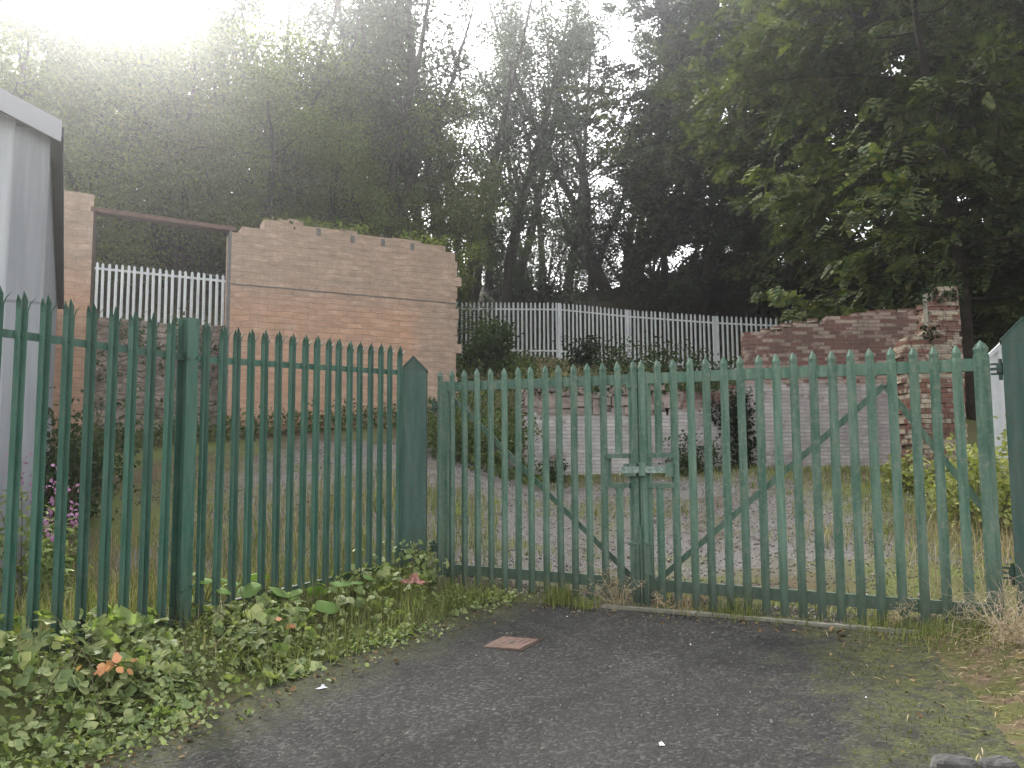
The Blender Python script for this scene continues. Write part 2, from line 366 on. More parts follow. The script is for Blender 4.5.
def road_mat():
    k = Nodes('tarmac')
    pos = k.n('NewGeometry').outputs['Position']; s = k.n('SeparateXYZ', {'Vector': pos}); X, Y, Z = s.outputs
    ag = k.n('TexVoronoi', {'Vector': pos, 'Scale': 52.0})
    agc = k.n('SeparateColor', {'Color': ag.outputs['Color']}).outputs[0]
    fine = k.noise(pos, 85, 6, .8); mid = k.noise(pos, 4.5, 7, .65); big = k.noise(pos, .75, 5, .6, .3)
    c = k.ramp(agc, [(.0, .005), (.5, .019), (.80, .044), (.97, .11)])
    c = k.mix(.4, c, k.ramp(fine, [(.36, .004), (.66, .062)]))
    c = k.mix(1.0, c, k.ramp(big, [(.3, .45), (.5, .68), (.7, .92)]), 'MULTIPLY')
    c = k.mix(1.0, c, k.ramp(mid, [(.25, .8), (.75, 1.22)]), 'MULTIPLY')
    c = k.mix(1.0, c, (1.06, 1.0, .93), 'MULTIPLY')
    # an older patch with a straight joint across the mouth of the drive
    j = k.math('ADD', k.math('MULTIPLY', X, .62), k.math('MULTIPLY', Y, -.78))
    jj = k.math('ADD', j, k.math('MULTIPLY', k.math('SUBTRACT', mid, .5), .12))
    c = k.mix(k.ramp(k.math('ABSOLUTE', k.math('ADD', jj, 3.95)), [(.0, .55), (.03, 0.0)]), c, (.018, .018, .017))
    c = k.mix(1.0, c, k.ramp(k.math('ADD', jj, 4.45), [(.49, 1.22), (.51, .88)]), 'MULTIPLY')
    c = k.mix(k.ramp(k.noise(pos, 2.1, 6, .62), [(.58, 0.0), (.72, .5)]), c, (.014, .0135, .012))
    crack = k.n('TexVoronoi', {'Vector': k.mix(.08, pos, k.n('TexNoise', {'Vector': pos, 'Scale': 3.0}).outputs['Color']), 'Scale': .55}, feature='DISTANCE_TO_EDGE').outputs['Distance']
    c = k.mix(k.math('MULTIPLY', k.ramp(crack, [(.0, .7), (.008, 0.0)]), k.ramp(big, [(.5, 0.0), (.6, 1.0)])), c, (.015, .015, .013))
    # moss creeping in from the right-hand edge and the verge
    r = k.math('SUBTRACT', k.math('SUBTRACT', X, k.math('MULTIPLY', k.math('SUBTRACT', Y, 4.5), .22)), 1.95)
    rr = k.math('ADD', r, k.math('MULTIPLY', k.math('SUBTRACT', mid, .5), 2.2))
    mm = k.ramp(k.math('ADD', k.math('MULTIPLY', rr, .5), .5), [(.28, 0.0), (.62, 1.0)])
    e = k.math('ADD', k.math('MULTIPLY', k.math('ADD', X, 2.3), -.884), k.math('MULTIPLY', k.math('SUBTRACT', Y, 6.38), .468))
    ee = k.math('ADD', e, k.math('MULTIPLY', k.math('SUBTRACT', mid, .5), .9))
    mm = k.math('MAXIMUM', mm, k.math('MULTIPLY', k.ramp(k.math('ADD', ee, 1.72), [(.1, 0.0), (.6, 1.0)]), .9))
    mo = k.ramp(k.noise(pos, 40, 6, .7), [(.3, (.020, .023, .008)), (.55, (.062, .069, .016)), (.8, (.13, .13, .038))])
    mm = k.math('MULTIPLY', mm, k.ramp(k.noise(pos, 11, 6, .7), [(.38, .12), (.56, .92)]))
    c = k.mix(mm, c, mo)
    dry = k.ramp(k.math('ADD', k.math('MULTIPLY', rr, .5), .5), [(.80, 0.0), (1.0, .9)])
    c = k.mix(dry, c, k.ramp(k.noise(pos, 25, 6, .7), [(.3, (.045, .034, .022)), (.7, (.16, .12, .08))]))
    h = k.math('ADD', k.math('MULTIPLY', ag.outputs['Distance'], -1.2), k.math('MULTIPLY', fine, .6))
    return k.principled(c, .85, k.bump(h, .65, .008), .25)
M['road'] = road_mat()

# ------------------------------------------------------------------ terrain
GA = np.array([-.619, 8.85]); GD = np.array([.866, -.4995]); GN = np.array([.4995, .866])
def d_gate(x, y): return x * .4995 + y * .866 - 7.355
def e_fence(x, y): return -(x + 2.3) * .884 + (y - 6.38) * .468

def vnoise(x, y, s, seed=0):
    r = np.random.default_rng(seed); ph = r.uniform(0, 6.28, 8); an = r.uniform(0, 6.28, 8); fr = r.uniform(.6, 1.7, 8)
    z = 0
    for p, a, f in zip(ph, an, fr):
        z = z + np.sin((x * np.cos(a) + y * np.sin(a)) * f * s + p)
    return z / 5.0

def terrain(x, y):
    x = np.asarray(x, float); y = np.asarray(y, float)
    d = d_gate(x, y); e = e_fence(x, y)
    zf = -.08 + .05 * np.clip(d, -16, 0)
    L = .07 + .2 * np.clip(y - 8.3, 0, 9.7)
    Rr = -.06 + .125 * np.clip(d, 0, 9)
    k = sstep(1.0, -2.2, x)
    yard = Rr * (1 - k) + L * k + .03 * vnoise(x, y, 1.6, 3)
    m = np.minimum(-e, -d)
    m = np.where(x > -.8, -d, m)
    t = sstep(0, 1.05, m + .12 * vnoise(x, y, 3.1, 5))
    t = np.where(x > -.8, sstep(-.1, .1, m), t)
    z = yard * (1 - t) + zf * t
    z = z + .045 * np.clip(1 - t, 0, 1) * t * 4 * vnoise(x, y, 5.0, 9)
    # right-hand verge, a low mound of earth
    rv = sstep(2.35, 3.3, x - .22 * (y - 4.5) + .18 * vnoise(x, y, 3.2, 19)) * sstep(.6, -.3, d)
    z = z + .15 * rv + .03 * rv * vnoise(x, y, 4, 11)
    # terrace behind the walls
    yw = 19.4 + .518 * (x + 1.307)
    T = 2.6 + .18 * np.clip(y - 17.3, 0, 13.5) - .09 * np.clip(x - 1.7, -2, 12)
    zl = z + (np.maximum(4.22, z) - z) * sstep(yw + 1.35, yw + 1.7, y)
    zb = z + (np.maximum(T, z) - z) * sstep(16.2, 22.0, y)
    zw = z + (np.maximum(T, z) - z) * sstep(17.15, 17.45, y)
    zr = z + (np.maximum(T, z) - z) * sstep(14.0, 20.0, y)
    w1 = sstep(-1.35, -1.75, x); w3 = sstep(.15, .4, x); w4 = sstep(8.2, 9.0, x)
    z = zl * w1 + (1 - w1) * (zb * (1 - w3) + w3 * (zw * (1 - w4) + zr * w4))
    # wooded hill
    hs = np.where(x < -1.6, 21.4, 0) + np.where(x >= -1.6, 31.6 - .42 * np.clip(x - 1.7, 0, 12), 0)
    w = sstep(-5.0, -1.0, x)
    hs = 21.4 * (1 - w) + w * (31.6 - .42 * np.clip(x - 1.7, 0, 14))
    rise = 6.0 * (1 - w) + w * (4.9 + 1.2 * sstep(3, 10, x))
    z = z + rise * sstep(0, 1, (y - hs) / 11.0) * (y > hs) - 7 * sstep(44, 75, y)
    return z + .10 * vnoise(x, y, .9, 21) * sstep(17, 24, y)

def axis(lo, hi, flo, fhi, step, grow=1.25):
    a = list(np.arange(flo, fhi + 1e-6, step)); s = step; v = a[-1]
    while v < hi: s *= grow; v = min(hi, v + s); a.append(v)
    s = step; v = a[0]
    while v > lo: s *= grow; v = max(lo, v - s); a.insert(0, v)
    return np.array(a)
gx = axis(-110, 110, -9, 10, .2); gy = axis(-25, 170, -1, 33, .2)
XX, YY = np.meshgrid(gx, gy); ZZ = terrain(XX, YY)
nx, ny = len(gx), len(gy)
V = np.stack([XX.ravel(), YY.ravel(), ZZ.ravel()], 1)
ii, jj = np.meshgrid(np.arange(nx - 1), np.arange(ny - 1)); a = (jj * nx + ii).ravel()
gme = fast_mesh('ground', V, np.stack([a, a + 1, a + nx + 1, a + nx], 1), M['ground'])
gme.polygons.foreach_set('use_smooth', np.ones(len(gme.polygons), bool))
tag(data_obj('ground', gme), kind='structure')
def tz(x, y): return float(terrain(x, y))

# tarmac sheet, up to 20 cm short of the gates
def zroad(x, y): return -.08 + .05 * d_gate(x, y) + .012
gpt = lambda s, d: tuple(GA + GD * s + GN * d)
left = [(-.95, 8.45), (-1.05, 7.6), (-1.3, 6.6), (-1.7, 5.7), (-2.3, 4.8), (-3.4, 3.3), (-5.5, .5), (-7, -6)]
right = [(7, -6), (5.3, 0), (3.55, 3.2), (3.25, 4.0), (3.4, 4.6), (3.35, 5.3), (3.6, 5.9), (3.7, 6.1)]
poly = [gpt(4.6, -.24), gpt(3.2, -.22), gpt(1.6, -.24), gpt(.3, -.26)] + left + right
mesh_obj('road', [(x, y, zroad(x, y)) for x, y in poly], [tuple(range(len(poly)))], M['road']); tag(bpy.data.objects['road'], kind='structure')
# concrete edging strip under the gate line
kb = MB()
for s0, s1 in ((1.75, 2.62), (2.63, 3.52), (3.53, 4.35)):
    c = [gpt(s0, -.22), gpt(s1, -.215), gpt(s1, -.135), gpt(s0, -.14)]
    kb.add([(x, y, -.16) for x, y in c] + [(x, y, -.055 + random.uniform(-.006, .006)) for x, y in c], [(0,1,5,4),(1,2,6,5),(2,3,7,6),(3,0,4,7),(4,5,6,7)])
tag(kb.build('kerb', M['concrete']), kind='structure')

# ------------------------------------------------------------------ palisade pales
def pale_mesh(name, H, mat, profile, spike=.10, splay=.022, half=.0345, spear=False, rivets=()):
    """a rolled pale: folded strip with a triple-pointed head"""
    xs = [p[0] for p in profile]; n = len(profile)
    zc = H - spike
    rows = [(0.0, 1), (H * .5, 1), (zc - .03, 1), (zc, 1.0)]
    vs = []; fs = []
    th = .003
    for z, w in rows:
        for x, y in profile: vs.append((x * w, y, z))
    for z, w in rows:
        for x, y in profile: vs.append((x * w, y + th, z))
    m = len(rows) * n
    for r in range(len(rows) - 1):
        for i in range(n - 1):
            a = r * n + i
            fs.append((a, a + 1, a + n + 1, a + n)); b = a + m
            fs.append((b, b + n, b + n + 1, b + 1))
    for r in range(len(rows) - 1):
        for i in (0, n - 1):
            a = r * n + i; fs.append((a, a + n, a + n + m, a + m))
    top = (len(rows) - 1) * n
    # centre point
    ci = [i for i in range(n) if abs(xs[i]) < half * .62]
    lo = [i for i in range(n) if xs[i] <= -half * .5]; hi = [i for i in range(n) if xs[i] >= half * .5]
    yc = min(p[1] for p in profile)
    def strip(idx, levels):
        prev = [top + i for i in idx]; prevb = [top + m + i for i in idx]
        for z, sc, dx, dy in levels:
            cx = sum(xs[i] for i in idx) / len(idx); cy = sum(profile[i][1] for i in idx) / len(idx)
            cur = []; curb = []
            for i in idx:
                p = (cx + (xs[i] - cx) * sc + dx, cy + (profile[i][1] - cy) * sc + dy)
                cur.append(len(vs)); vs.append((p[0], p[1], z))
            for i in idx:
                p = (cx + (xs[i] - cx) * sc + dx, cy + (profile[i][1] - cy) * sc + dy)
                curb.append(len(vs)); vs.append((p[0], p[1] + th, z))
            for j in range(len(idx) - 1):
                fs.append((prev[j], prev[j + 1], cur[j + 1], cur[j])); fs.append((prevb[j], curb[j], curb[j + 1], prevb[j + 1]))
            fs.append((prev[0], cur[0], curb[0], prevb[0])); fs.append((prev[-1], prevb[-1], curb[-1], cur[-1]))
            prev, prevb = cur, curb
    full = [i for i in range(n) if abs(xs[i]) <= half * .62]
    if spear:
        strip(list(range(n)), [(H - spike * .78, .86, 0, 0), (H - spike * .50, 1.0, 0, -.004), (H - spike * .30, .72, 0, -.003), (H, .07, 0, 0)])
    else: strip(full, [(H - spike * .45, 1.0, 0, 0), (H, .06, 0, 0)])
    if not spear: strip(lo, [(H - spike * .65, 1.0, -splay * .25, -splay * .3), (H - spike * .28, .1, -splay, -splay)])
    if not spear: strip(hi, [(H - spike * .65, 1.0, splay * .25, -splay * .3), (H - spike * .28, .1, splay, -splay)])
    for rz_ in rivets:
        b = len(vs); vs += [(math.cos(q) * .008, -.002, rz_ + math.sin(q) * .008) for q in (0, 1.05, 2.1, 3.14, 4.19, 5.24)] + [(math.cos(q) * .006, -.017, rz_ + math.sin(q) * .006) for q in (0, 1.05, 2.1, 3.14, 4.19, 5.24)]
        fs += [(b + i, b + (i + 1) % 6, b + 6 + (i + 1) % 6, b + 6 + i) for i in range(6)] + [tuple(b + 6 + i for i in range(6))]
    me = bpy.data.meshes.new(name); me.from_pydata(vs, [], fs); me.materials.append(mat); me.update()
    return me
W_PROF = [(-.0365, .003), (-.028, -.017), (-.019, -.021), (-.004, .004), (.004, .004), (.019, -.021), (.028, -.017), (.0365, .003)]
D_PROF = [(-.036, -.001), (-.0235, -.006), (-.012, -.016), (-.004, -.021), (.004, -.021), (.012, -.016), (.0235, -.006), (.036, -.001)]

def add_pales(parent, me, items, jit=.004):
    first = None
    for s, z0, zs in items:
        o = data_obj('pale', me) if first is None else first.copy()
        if first is None: first = o
        else: link(o)
        o.parent = parent
        o.location = (s, -.012, z0); o.scale = (1, 1, zs)
        o.rotation_euler = (random.uniform(-jit, jit), random.uniform(-jit, jit), random.uniform(-.03, .03))

# ------------------------------------------------------------------ green boundary fence (two bays)
fr = math.atan2(.884, .468)
fence = empty('palisade_fence', (-2.3, 6.38, 0), fr, label='dark green steel palisade fence above the bramble verge on the left', cat='fence')
P_W = pale_mesh('fence_pale', 2.2, M['green_fence'], W_PROF, .115, .030, rivets=(1.925,))
bay1 = [-1.762, -1.608, -1.453, -1.298, -1.140, -.980, -.825, -.668, -.518, -.362]
bay2 = [-.026 + .1548 * i for i in range(17)]
items = [(s, .07 + random.uniform(-.008, .008), 1.003) for s in bay1]
items += [(s, .085 + .052 * (s + .03) + random.uniform(-.008, .008), 1.0) for s in bay2]
add_pales(fence, P_W, items)
def angle_bar(a, b, h=.05, t=.006, dep=.04):
    """steel angle: a flat face and a top leg pointing backwards"""
    a, b = Vector(a), Vector(b); mb = MB()
    up = Vector((0, 0, 1)); bk = Vector((0, 1, 0))
    def slab(o0, o1, u, w):
        vs = []
        for p in (a, b):
            vs += [p + o0, p + o0 + u, p + o0 + u + w, p + o0 + w]
        mb.add(vs, [(0,1,2,3),(7,6,5,4),(0,4,5,1),(1,5,6,2),(2,6,7,3),(3,7,4,0)])
    slab(Vector((0, 0, -h / 2)), None, up * h, bk * t)
    slab(Vector((0, t, h / 2 - t)), None, up * (t * .98), bk * dep)
    return mb
for a, b in (((-1.95, .0, 2.0), (-.2, .0, 2.005)), ((-.19, .0, 1.995), (2.56, .0, 2.145)), ((-1.95, .0, .10), (-.2, .0, .10)), ((-.19, .0, .14), (2.56, .0, .22))):
    angle_bar(a, b).build('rail', M['green_fence'], fence)
pm = MB()   # rolled I-section post with cleats and bolts
for z1 in (2.29,):
    pm.box(-.052, .052, -.066, -.059, -.6, z1); pm.box(-.052, .052, .036, .043, -.6, z1); pm.box(-.004, .004, -.059, .036, -.6, z1)
po = pm.build('post', M['green_fence'], fence); po.location = (-.196, 0, 0)
bo = MB().tube([(0, -.064, 0), (0, -.086, 0)], [.012, .012], 6).build('bolt', M['green_fence'], po)
for k, (x, z) in enumerate([(-.042, 1.985), (.042, 2.0), (-.042, .33), (.042, .35)]):
    b_ = bo if k == 0 else copy_obj(bo, po)
    b_.location = (x, 0, z)

# ------------------------------------------------------------------ gate posts
def gate_post(name, loc, rz, w, dep, zs, apex, label):
    p = empty(name, loc, rz, label=label, cat='gate post')
    h = w / 2
    mb = MB()
    mb.prism([(-h, -.7), (h, -.7), (h, zs), (-h, zs)], 0, dep)
    mb.build('shaft', M['green_post'], p)
    cap = MB()
    e = h + .006
    cap.prism([(-e, zs - .012), (0, apex), (e, zs - .012), (e, zs + .004 - .012), (e, zs), (0, apex + .014), (-e, zs)][:3] , -.002, dep + .002)
    cap.prism([(-e - .004, zs - .016), (0, apex + .001), (e + .004, zs - .016), (e + .004, zs - .002), (0, apex + .015), (-e - .004, zs - .002)], -.012, dep + .012)
    cap.build('cap', M['green_post'], p)
    return p
lp = gate_post('gate_post', (-1.015, 8.7, 0), R(1.5), .262, .20, 2.185, 2.315, 'slim dark green gate post with pointed cap where fence meets gate')
rx, ry = GA + GD * 5.125 + GN * -.06
rp = gate_post('gate_post', (rx, ry, 0), R(-29.97), .285, .24, 2.115, 2.255, 'broad green gate post with pointed cap at the right edge')

# ------------------------------------------------------------------ gates
GR = R(-29.97)
P_D = pale_mesh('gate_pale', 2.2, M['green_gate'], D_PROF, .125, .010, spear=True)
P_D1 = pale_mesh('gate_pale_short', .80, M['green_gate'], D_PROF, .125, .010, spear=True)
P_D2 = pale_mesh('gate_pale_stub', 1.0, M['green_gate'], D_PROF, .02, .0, spear=True)
topz = lambda s: 2.196 - .0195 * s
rail_t = lambda s: 2.020 - .0165 * s
rail_b = lambda s: .140 - .0098 * s
def bar_s(s0, s1, zf, hh, y0, y1, mb=None):
    mb = mb or MB()
    vs = []
    for s in (s0, s1):
        for y, dz in ((y0, -hh / 2), (y1, -hh / 2), (y1, hh / 2), (y0, hh / 2)):
            vs.append((s, y, zf(s) + dz))
    return mb.add(vs, [(3,2,1,0),(4,5,6,7),(0,1,5,4),(1,2,6,5),(2,3,7,6),(3,0,4,7)])
def gate_leaf(label, s_list, short_s, st_hinge, st_meet, brace, lock, mb_pts):
    g = empty('palisade_gate', (GA[0], GA[1], 0), GR, label=label, cat='gate')
    add_pales(g, P_D, [(s, topz(s) - 2.2 + random.uniform(-.006, .006), 1) for s in s_list], .003)
    a = data_obj('pale', P_D1, g); zt = topz(short_s); a.location = (short_s, -.012, 1.30); a.scale = (1, 1, (zt - 1.30) / .80)
    b = data_obj('pale', P_D2, g); b.location = (short_s, -.012, -.02); b.scale = (1, 1, 1.03)
    bar_s(min(st_hinge, st_meet), max(st_hinge, st_meet), rail_t, .095, .0, .05).build('top_rail', M['green_gate'], g)
    bar_s(min(st_hinge, st_meet), max(st_hinge, st_meet), rail_b, .10, .0, .05).build('bottom_rail', M['green_gate'], g)
    for s, w in ((st_hinge, .055), (st_meet, .098)):
        MB().box(s - w / 2, s + w / 2, .002, .062, .03, rail_t(s) + .06).build('stile', M['green_gate'], g)
    for p, q in brace:
        MB().bar((p[0], .056, p[1]), (q[0], .056, q[1]), .05, .010).build('brace', M['green_gate'], g)
    # frame of the hand hole round the bolt
    x0, x1 = lock
    fm = MB()
    fm.box(x0, x1, -.03, .03, 1.255, 1.298); fm.box(x0, x1, -.03, .03, .985, 1.028)
    xs = x0 if abs(x0 - st_meet) > abs(x1 - st_meet) else x1 - .03
    fm.box(xs, xs + .03, -.018, .03, 1.026, 1.262)
    fm.build('hand_hole_frame', M['green_gate'], g)
    # drop bolt strap on the meeting stile
    st = MB(); st.box(st_meet - .052, st_meet + .052, -.036, .0, .475, .495); st.box(st_meet - .045, st_meet + .045, -.028, .0, .02, .475)
    st.build('foot_plate', M['green_gate'], g)
    return g
left_s = [-.159, 0.0, .156, .313, .472, .627, .784, .931, 1.093, 1.248, 1.400, 1.555, 1.708]
right_s = [2.401, 2.562, 2.710, 2.864, 3.013, 3.165, 3.315, 3.462, 3.609, 3.760, 3.912, 4.060, 4.213, 4.369, 4.522, 4.674]
gl = gate_leaf('faded green palisade gate leaf hinged on the slim post beside the fence', left_s + [2.014], 1.861, -.095, 2.005,
               [((-.06, 1.92), (1.95, .16))], (1.735, 1.966), None)
gr_ = gate_leaf('wider green palisade gate leaf hinged on the broad right post', right_s + [2.103], 2.253, 4.852, 2.108,
                [((2.15, .12), (4.15, 1.82)), ((4.15, 1.82), (4.83, .80))], (2.15, 2.42), None)
o = data_obj('pale', P_D, gr_); o.location = (4.842, -.014, topz(4.84) - 2.18); o.scale = (1.55, 1.2, 1)
# hinges
def hinge(parent, s, z, sgn):
    mb = MB()
    mb.box(min(s, s + sgn * .13), max(s, s + sgn * .13), .012, .024, z - .045, z - .030)
    mb.box(min(s, s + sgn * .13), max(s, s + sgn * .13), .012, .024, z + .030, z + .045)
    mb.tube([(s + sgn * .065, .012, z - .085), (s + sgn * .065, .012, z + .075)], [.014, .014], 8)
    mb.tube([(s + sgn * .065, .012, z - .03), (s + sgn * .065, .012, z + .03)], [.027, .027], 8)
    mb.bar((s - sgn * .03, .02, z), (s + sgn * .06, .012, z), .02, .02)
    return mb.build('hinge', M['green_post'], parent)
for z in (1.83, .35): hinge(gl, -.18, z, -1)
for z in (1.90, .38): hinge(gr_, 4.90, z, 1)
# slide bolt on the right leaf
sb = MB()
sb.box(1.905, 2.385, -.060, -.034, 1.120, 1.178)
sb.build('slide_bolt', M['bare_steel'], gr_)
MB().box(2.075, 2.135, -.066, -.028, 1.095, 1.215).build('bolt_keeper', M['green_gate'], gr_)
MB().box(2.33, 2.395, -.063, -.02, 1.085, 1.21).build('bolt_end_plate', M['green_gate'], gr_)
MB().tube([(1.90, -.05, 1.15), (1.885, -.06, 1.13), (1.89, -.06, 1.10)], [.009, .009, .009], 6).build('bolt_handle', M['bare_steel'], gr_)
kp = MB(); kp.box(1.925, 2.045, -.058, -.02, 1.09, 1.205); kp.box(1.955, 2.06, -.03, -.012, 1.90, 1.945)
kp.build('bolt_housing', M['green_gate'], gl)
db = MB(); db.tube([(2.075, -.05, -.12), (2.075, -.05, .64)], [.009, .009], 6); db.box(2.13, 2.18, -.05, -.02, .21, .23); db.tube([(2.135, -.045, -.1), (2.135, -.045, .22)], [.011, .011], 6)
db.build('drop_bolt', M['green_gate'], gr_)

# ------------------------------------------------------------------ walls
def wall_frame(name, p0, p1, **kw):
    rz = math.atan2(p1[1] - p0[1], p1[0] - p0[0])
    return empty(name, (p0[0], p0[1], p0[2] if len(p0) > 2 else 0), rz, **kw)

def profile_wall(mb, top, z0, y0, y1, step=.0):
    """vertical wall whose top follows a list of (x, z)"""
    poly = [(top[0][0], z0), (top[-1][0], z0)] + list(reversed(top))
    mb.prism(poly, y0, y1); return mb

def ragged(top, course, amp, seed, dx=.24):
    """cut a straight top line into courses with missing blocks"""
    r = random.Random(seed); out = []
    x = top[0][0]
    xs = [p[0] for p in top]; zs = [p[1] for p in top]
    while x < top[-1][0] - .02:
        w = dx * r.uniform(.6, 1.5); x1 = min(top[-1][0], x + w)
        z = np.interp((x + x1) / 2, xs, zs) + r.choice([0, 0, 0, -1, 1, -.4]) * amp
        z = round(z / course) * course + r.uniform(-.012, .012)
        out += [(x, z), (x1 - .003, z + r.uniform(-.008, .008))]
        x = x1
    return out
# tall stone wall: local x runs from the right-hand end to the left, +y is towards the camera
SW = empty('stone_wall', (-1.307, 19.4, 1.6), math.atan2(-.46, -.888), label='tall weathered stone and brick wall with door opening, behind the green fence', cat='wall')
top = [(0.0, 4.42), (.10, 4.50), (.35, 4.66), (1.5, 4.70), (2.25, 4.705), (2.87, 4.68), (2.9, 4.76), (3.43, 4.76), (3.44, 4.84), (4.38, 4.76), (4.39, 4.58), (4.80, 4.50), (5.03, 4.42)]
rag = ragged(top, .035, .05, 4, .3)
mb = MB(); profile_wall(mb, rag, -1.5, -.45, 0.0); mb.build('wall', M['stone'], SW)
mb = MB(); profile_wall(mb, ragged([(7.55, 4.85), (8.15, 4.90)], .07, .06, 5, .2), -1.5, -.45, 0.0); mb.build('wall', M['stone'], SW)
# jagged quoin ends at the broken right-hand edge
mb = MB(); z = -.2; r_ = random.Random(3)
while z < 4.3:
    h = r_.uniform(.14, .24); w = r_.choice([.03, .10, .17, .06]); mb.box(-w, .004, -.44, -.012, z, z + h - .012); z += h
mb.build('quoin', M['stone'], SW)
MB().box(-.012, 4.98, .0, .012, 3.318, 3.338).build('joint', M['timber'], SW)
MB().bar((4.92, -.12, 4.475), (7.60, -.12, 4.545), .26, .085, (0, 0, 1)).build('lintel', M['rust'], SW)
MB().box(4.995, 5.035, -.25, .004, -.4, 4.43).build('door_jamb', M['timber'], SW)
MB().box(7.49, 7.55, -.3, .004, -.4, 4.49).build('door_jamb', M['dark_timber'], SW)
mb = MB()
for x in (1.05, 1.75, 2.45, 3.2):
    zt = float(np.interp(x, [p[0] for p in top], [p[1] for p in top])); mb.tube([(x, -.1, zt - .08), (x + .02, -.09, zt + .09)], [.035, .02], 5)
    mb.box(x - .045, x + .045, -.02, .006, zt - .22, zt - .06)
mb.build('joist_stub', M['timber'], SW)
for o in SW.children: pass

# rubble retaining wall seen through the door opening
RW = empty('rubble_wall', (-5.2, 18.55, 1.3), math.atan2(-.46, -.888), label='rough rubble retaining wall seen through the door opening', cat='wall')
nxr, nzr = 50, 30; vs = []; fs = []
for j in range(nzr):
    for i in range(nxr):
        x = i * .1; z = j * .1
        vs.append((x, .16 * float(vnoise(np.array(x), np.array(z), 3.3, 31)) + .08 * float(vnoise(np.array(x), np.array(z), 9, 33)) - z * .06, z + (.08 * float(vnoise(np.array(x), np.array(0.), 4, 37)) if j == nzr - 1 else 0)))
for j in range(nzr - 1):
    for i in range(nxr - 1):
        a = j * nxr + i; fs.append((a, a + 1, a + nxr + 1, a + nxr))
nb = len(vs)
for i in range(nxr): vs.append((i * .1, -.9, (nzr - 1) * .1))
for i in range(nxr - 1): fs.append(((nzr - 1) * nxr + i, (nzr - 1) * nxr + i + 1, nb + i + 1, nb + i))
mesh_obj('wall_face', vs, fs, M['rubble'], RW, True)

# low whitewashed retaining wall
WW = empty('whitewashed_wall', (.24, 16.98, .75), 0, label='low whitewashed brick wall with broken rubble coping behind the gates', cat='wall')
mb = MB(); profile_wall(mb, ragged([(0, 1.50), (1.4, 1.53), (2.9, 1.50)], .075, .05, 8, .22), -1.2, .06, .45); profile_wall(mb, ragged([(2.903, 2.0), (4.44, 1.98)], .075, .06, 18, .22), -1.2, .075, .45); mb.build('wall', M['brick_white'], WW)
mb = MB(); x = 0.0; r_ = random.Random(12)
while x < 2.85:
    w = r_.uniform(.16, .42); z = 1.50 + r_.uniform(-.04, .02)
    while z < 1.96 + r_.uniform(-.08, .05):
        h = r_.uniform(.1, .2); q = r_.uniform(.0, .06)
        mb.box(x + .003, x + w - .003, .06 - q, .44, z, z + h - .005, Matrix.Rotation(r_.uniform(-.03, .03), 4, 'Y')); z += h
    x += w
mb.build('coping_stones', M['coping'], WW)
MB().box(.05, 2.85, .10, .43, 1.3, 1.86).build('coping_core', M['rubble'], WW)
mb = MB(); z = -.2; r_ = random.Random(13)
while z < 1.9:
    h = r_.uniform(.1, .18); mb.box(-r_.uniform(.02, .16), -.002, .07, .42, z, z + h - .01); z += h
mb.build('toothed_end', M['rubble'], WW)

# ruined brick wall and its broken pier
BW = empty('ruined_brick_wall', (4.66, 16.8, .75), 0, label='ruined red brick wall, whitewashed below, stepped broken top', cat='wall')
mb = MB(); profile_wall(mb, ragged([(0, 2.95), (.25, 3.06), (1.25, 3.24), (1.5, 3.29), (2.3, 3.36), (2.75, 3.42), (3.75, 3.47)], .075, .03, 22, .3), -1.2, 0, .34)
mb.build('wall', M['brick_ruin'], BW)
r_ = random.Random(5)
lb = MB().box(-.107, .107, -.05, .05, -.032, .032).build('loose_brick', M['brick_pier'], BW)
for i in range(22):
    b_ = lb if i == 0 else copy_obj(lb, BW)
    x = r_.uniform(.15, 3.6); zt = float(np.interp(x, [0, 1.25, 2.75, 3.75], [2.95, 3.24, 3.42, 3.47]))
    b_.location = (x, r_.uniform(.05, .25), zt + .05); b_.rotation_euler = (0, r_.uniform(-.06, .06), r_.uniform(-.4, .4))

PB = empty('brick_pier', (6.64, 14.5, .5), 0, label='broken toothed pier of red and cream brick beside the ruined wall', cat='pier')
mb = MB(); r_ = random.Random(9); z = -.4
xr = 1.12
while z < 3.66:
    h = .088
    # ragged left profile that steps in as it climbs
    xl = float(np.interp(z, [-.4, 1.2, 2.4, 2.52, 2.8, 2.82, 3.05, 3.4, 3.7], [.20, .12, .05, .02, .16, .45, .58, .62, .80])) + r_.uniform(-.05, .06)
    xe = xr - (.0 if z < 2.9 else (z - 2.9) * .03) + r_.uniform(-.012, .012)
    x = xl
    while x < xe - .05:
        w = r_.choice([.11, .23, .23, .12]); x1 = min(xe, x + w)
        mb.box(x, x1 - .006, r_.uniform(-.012, .012), .46, z, z + h - .006); x = x1
    z += h
mb.build('brickwork', M['brick_pier'], PB)
MB().box(.57, .66, .05, .2, 2.75, 3.62).build('stone_slab', M['concrete'], PB)

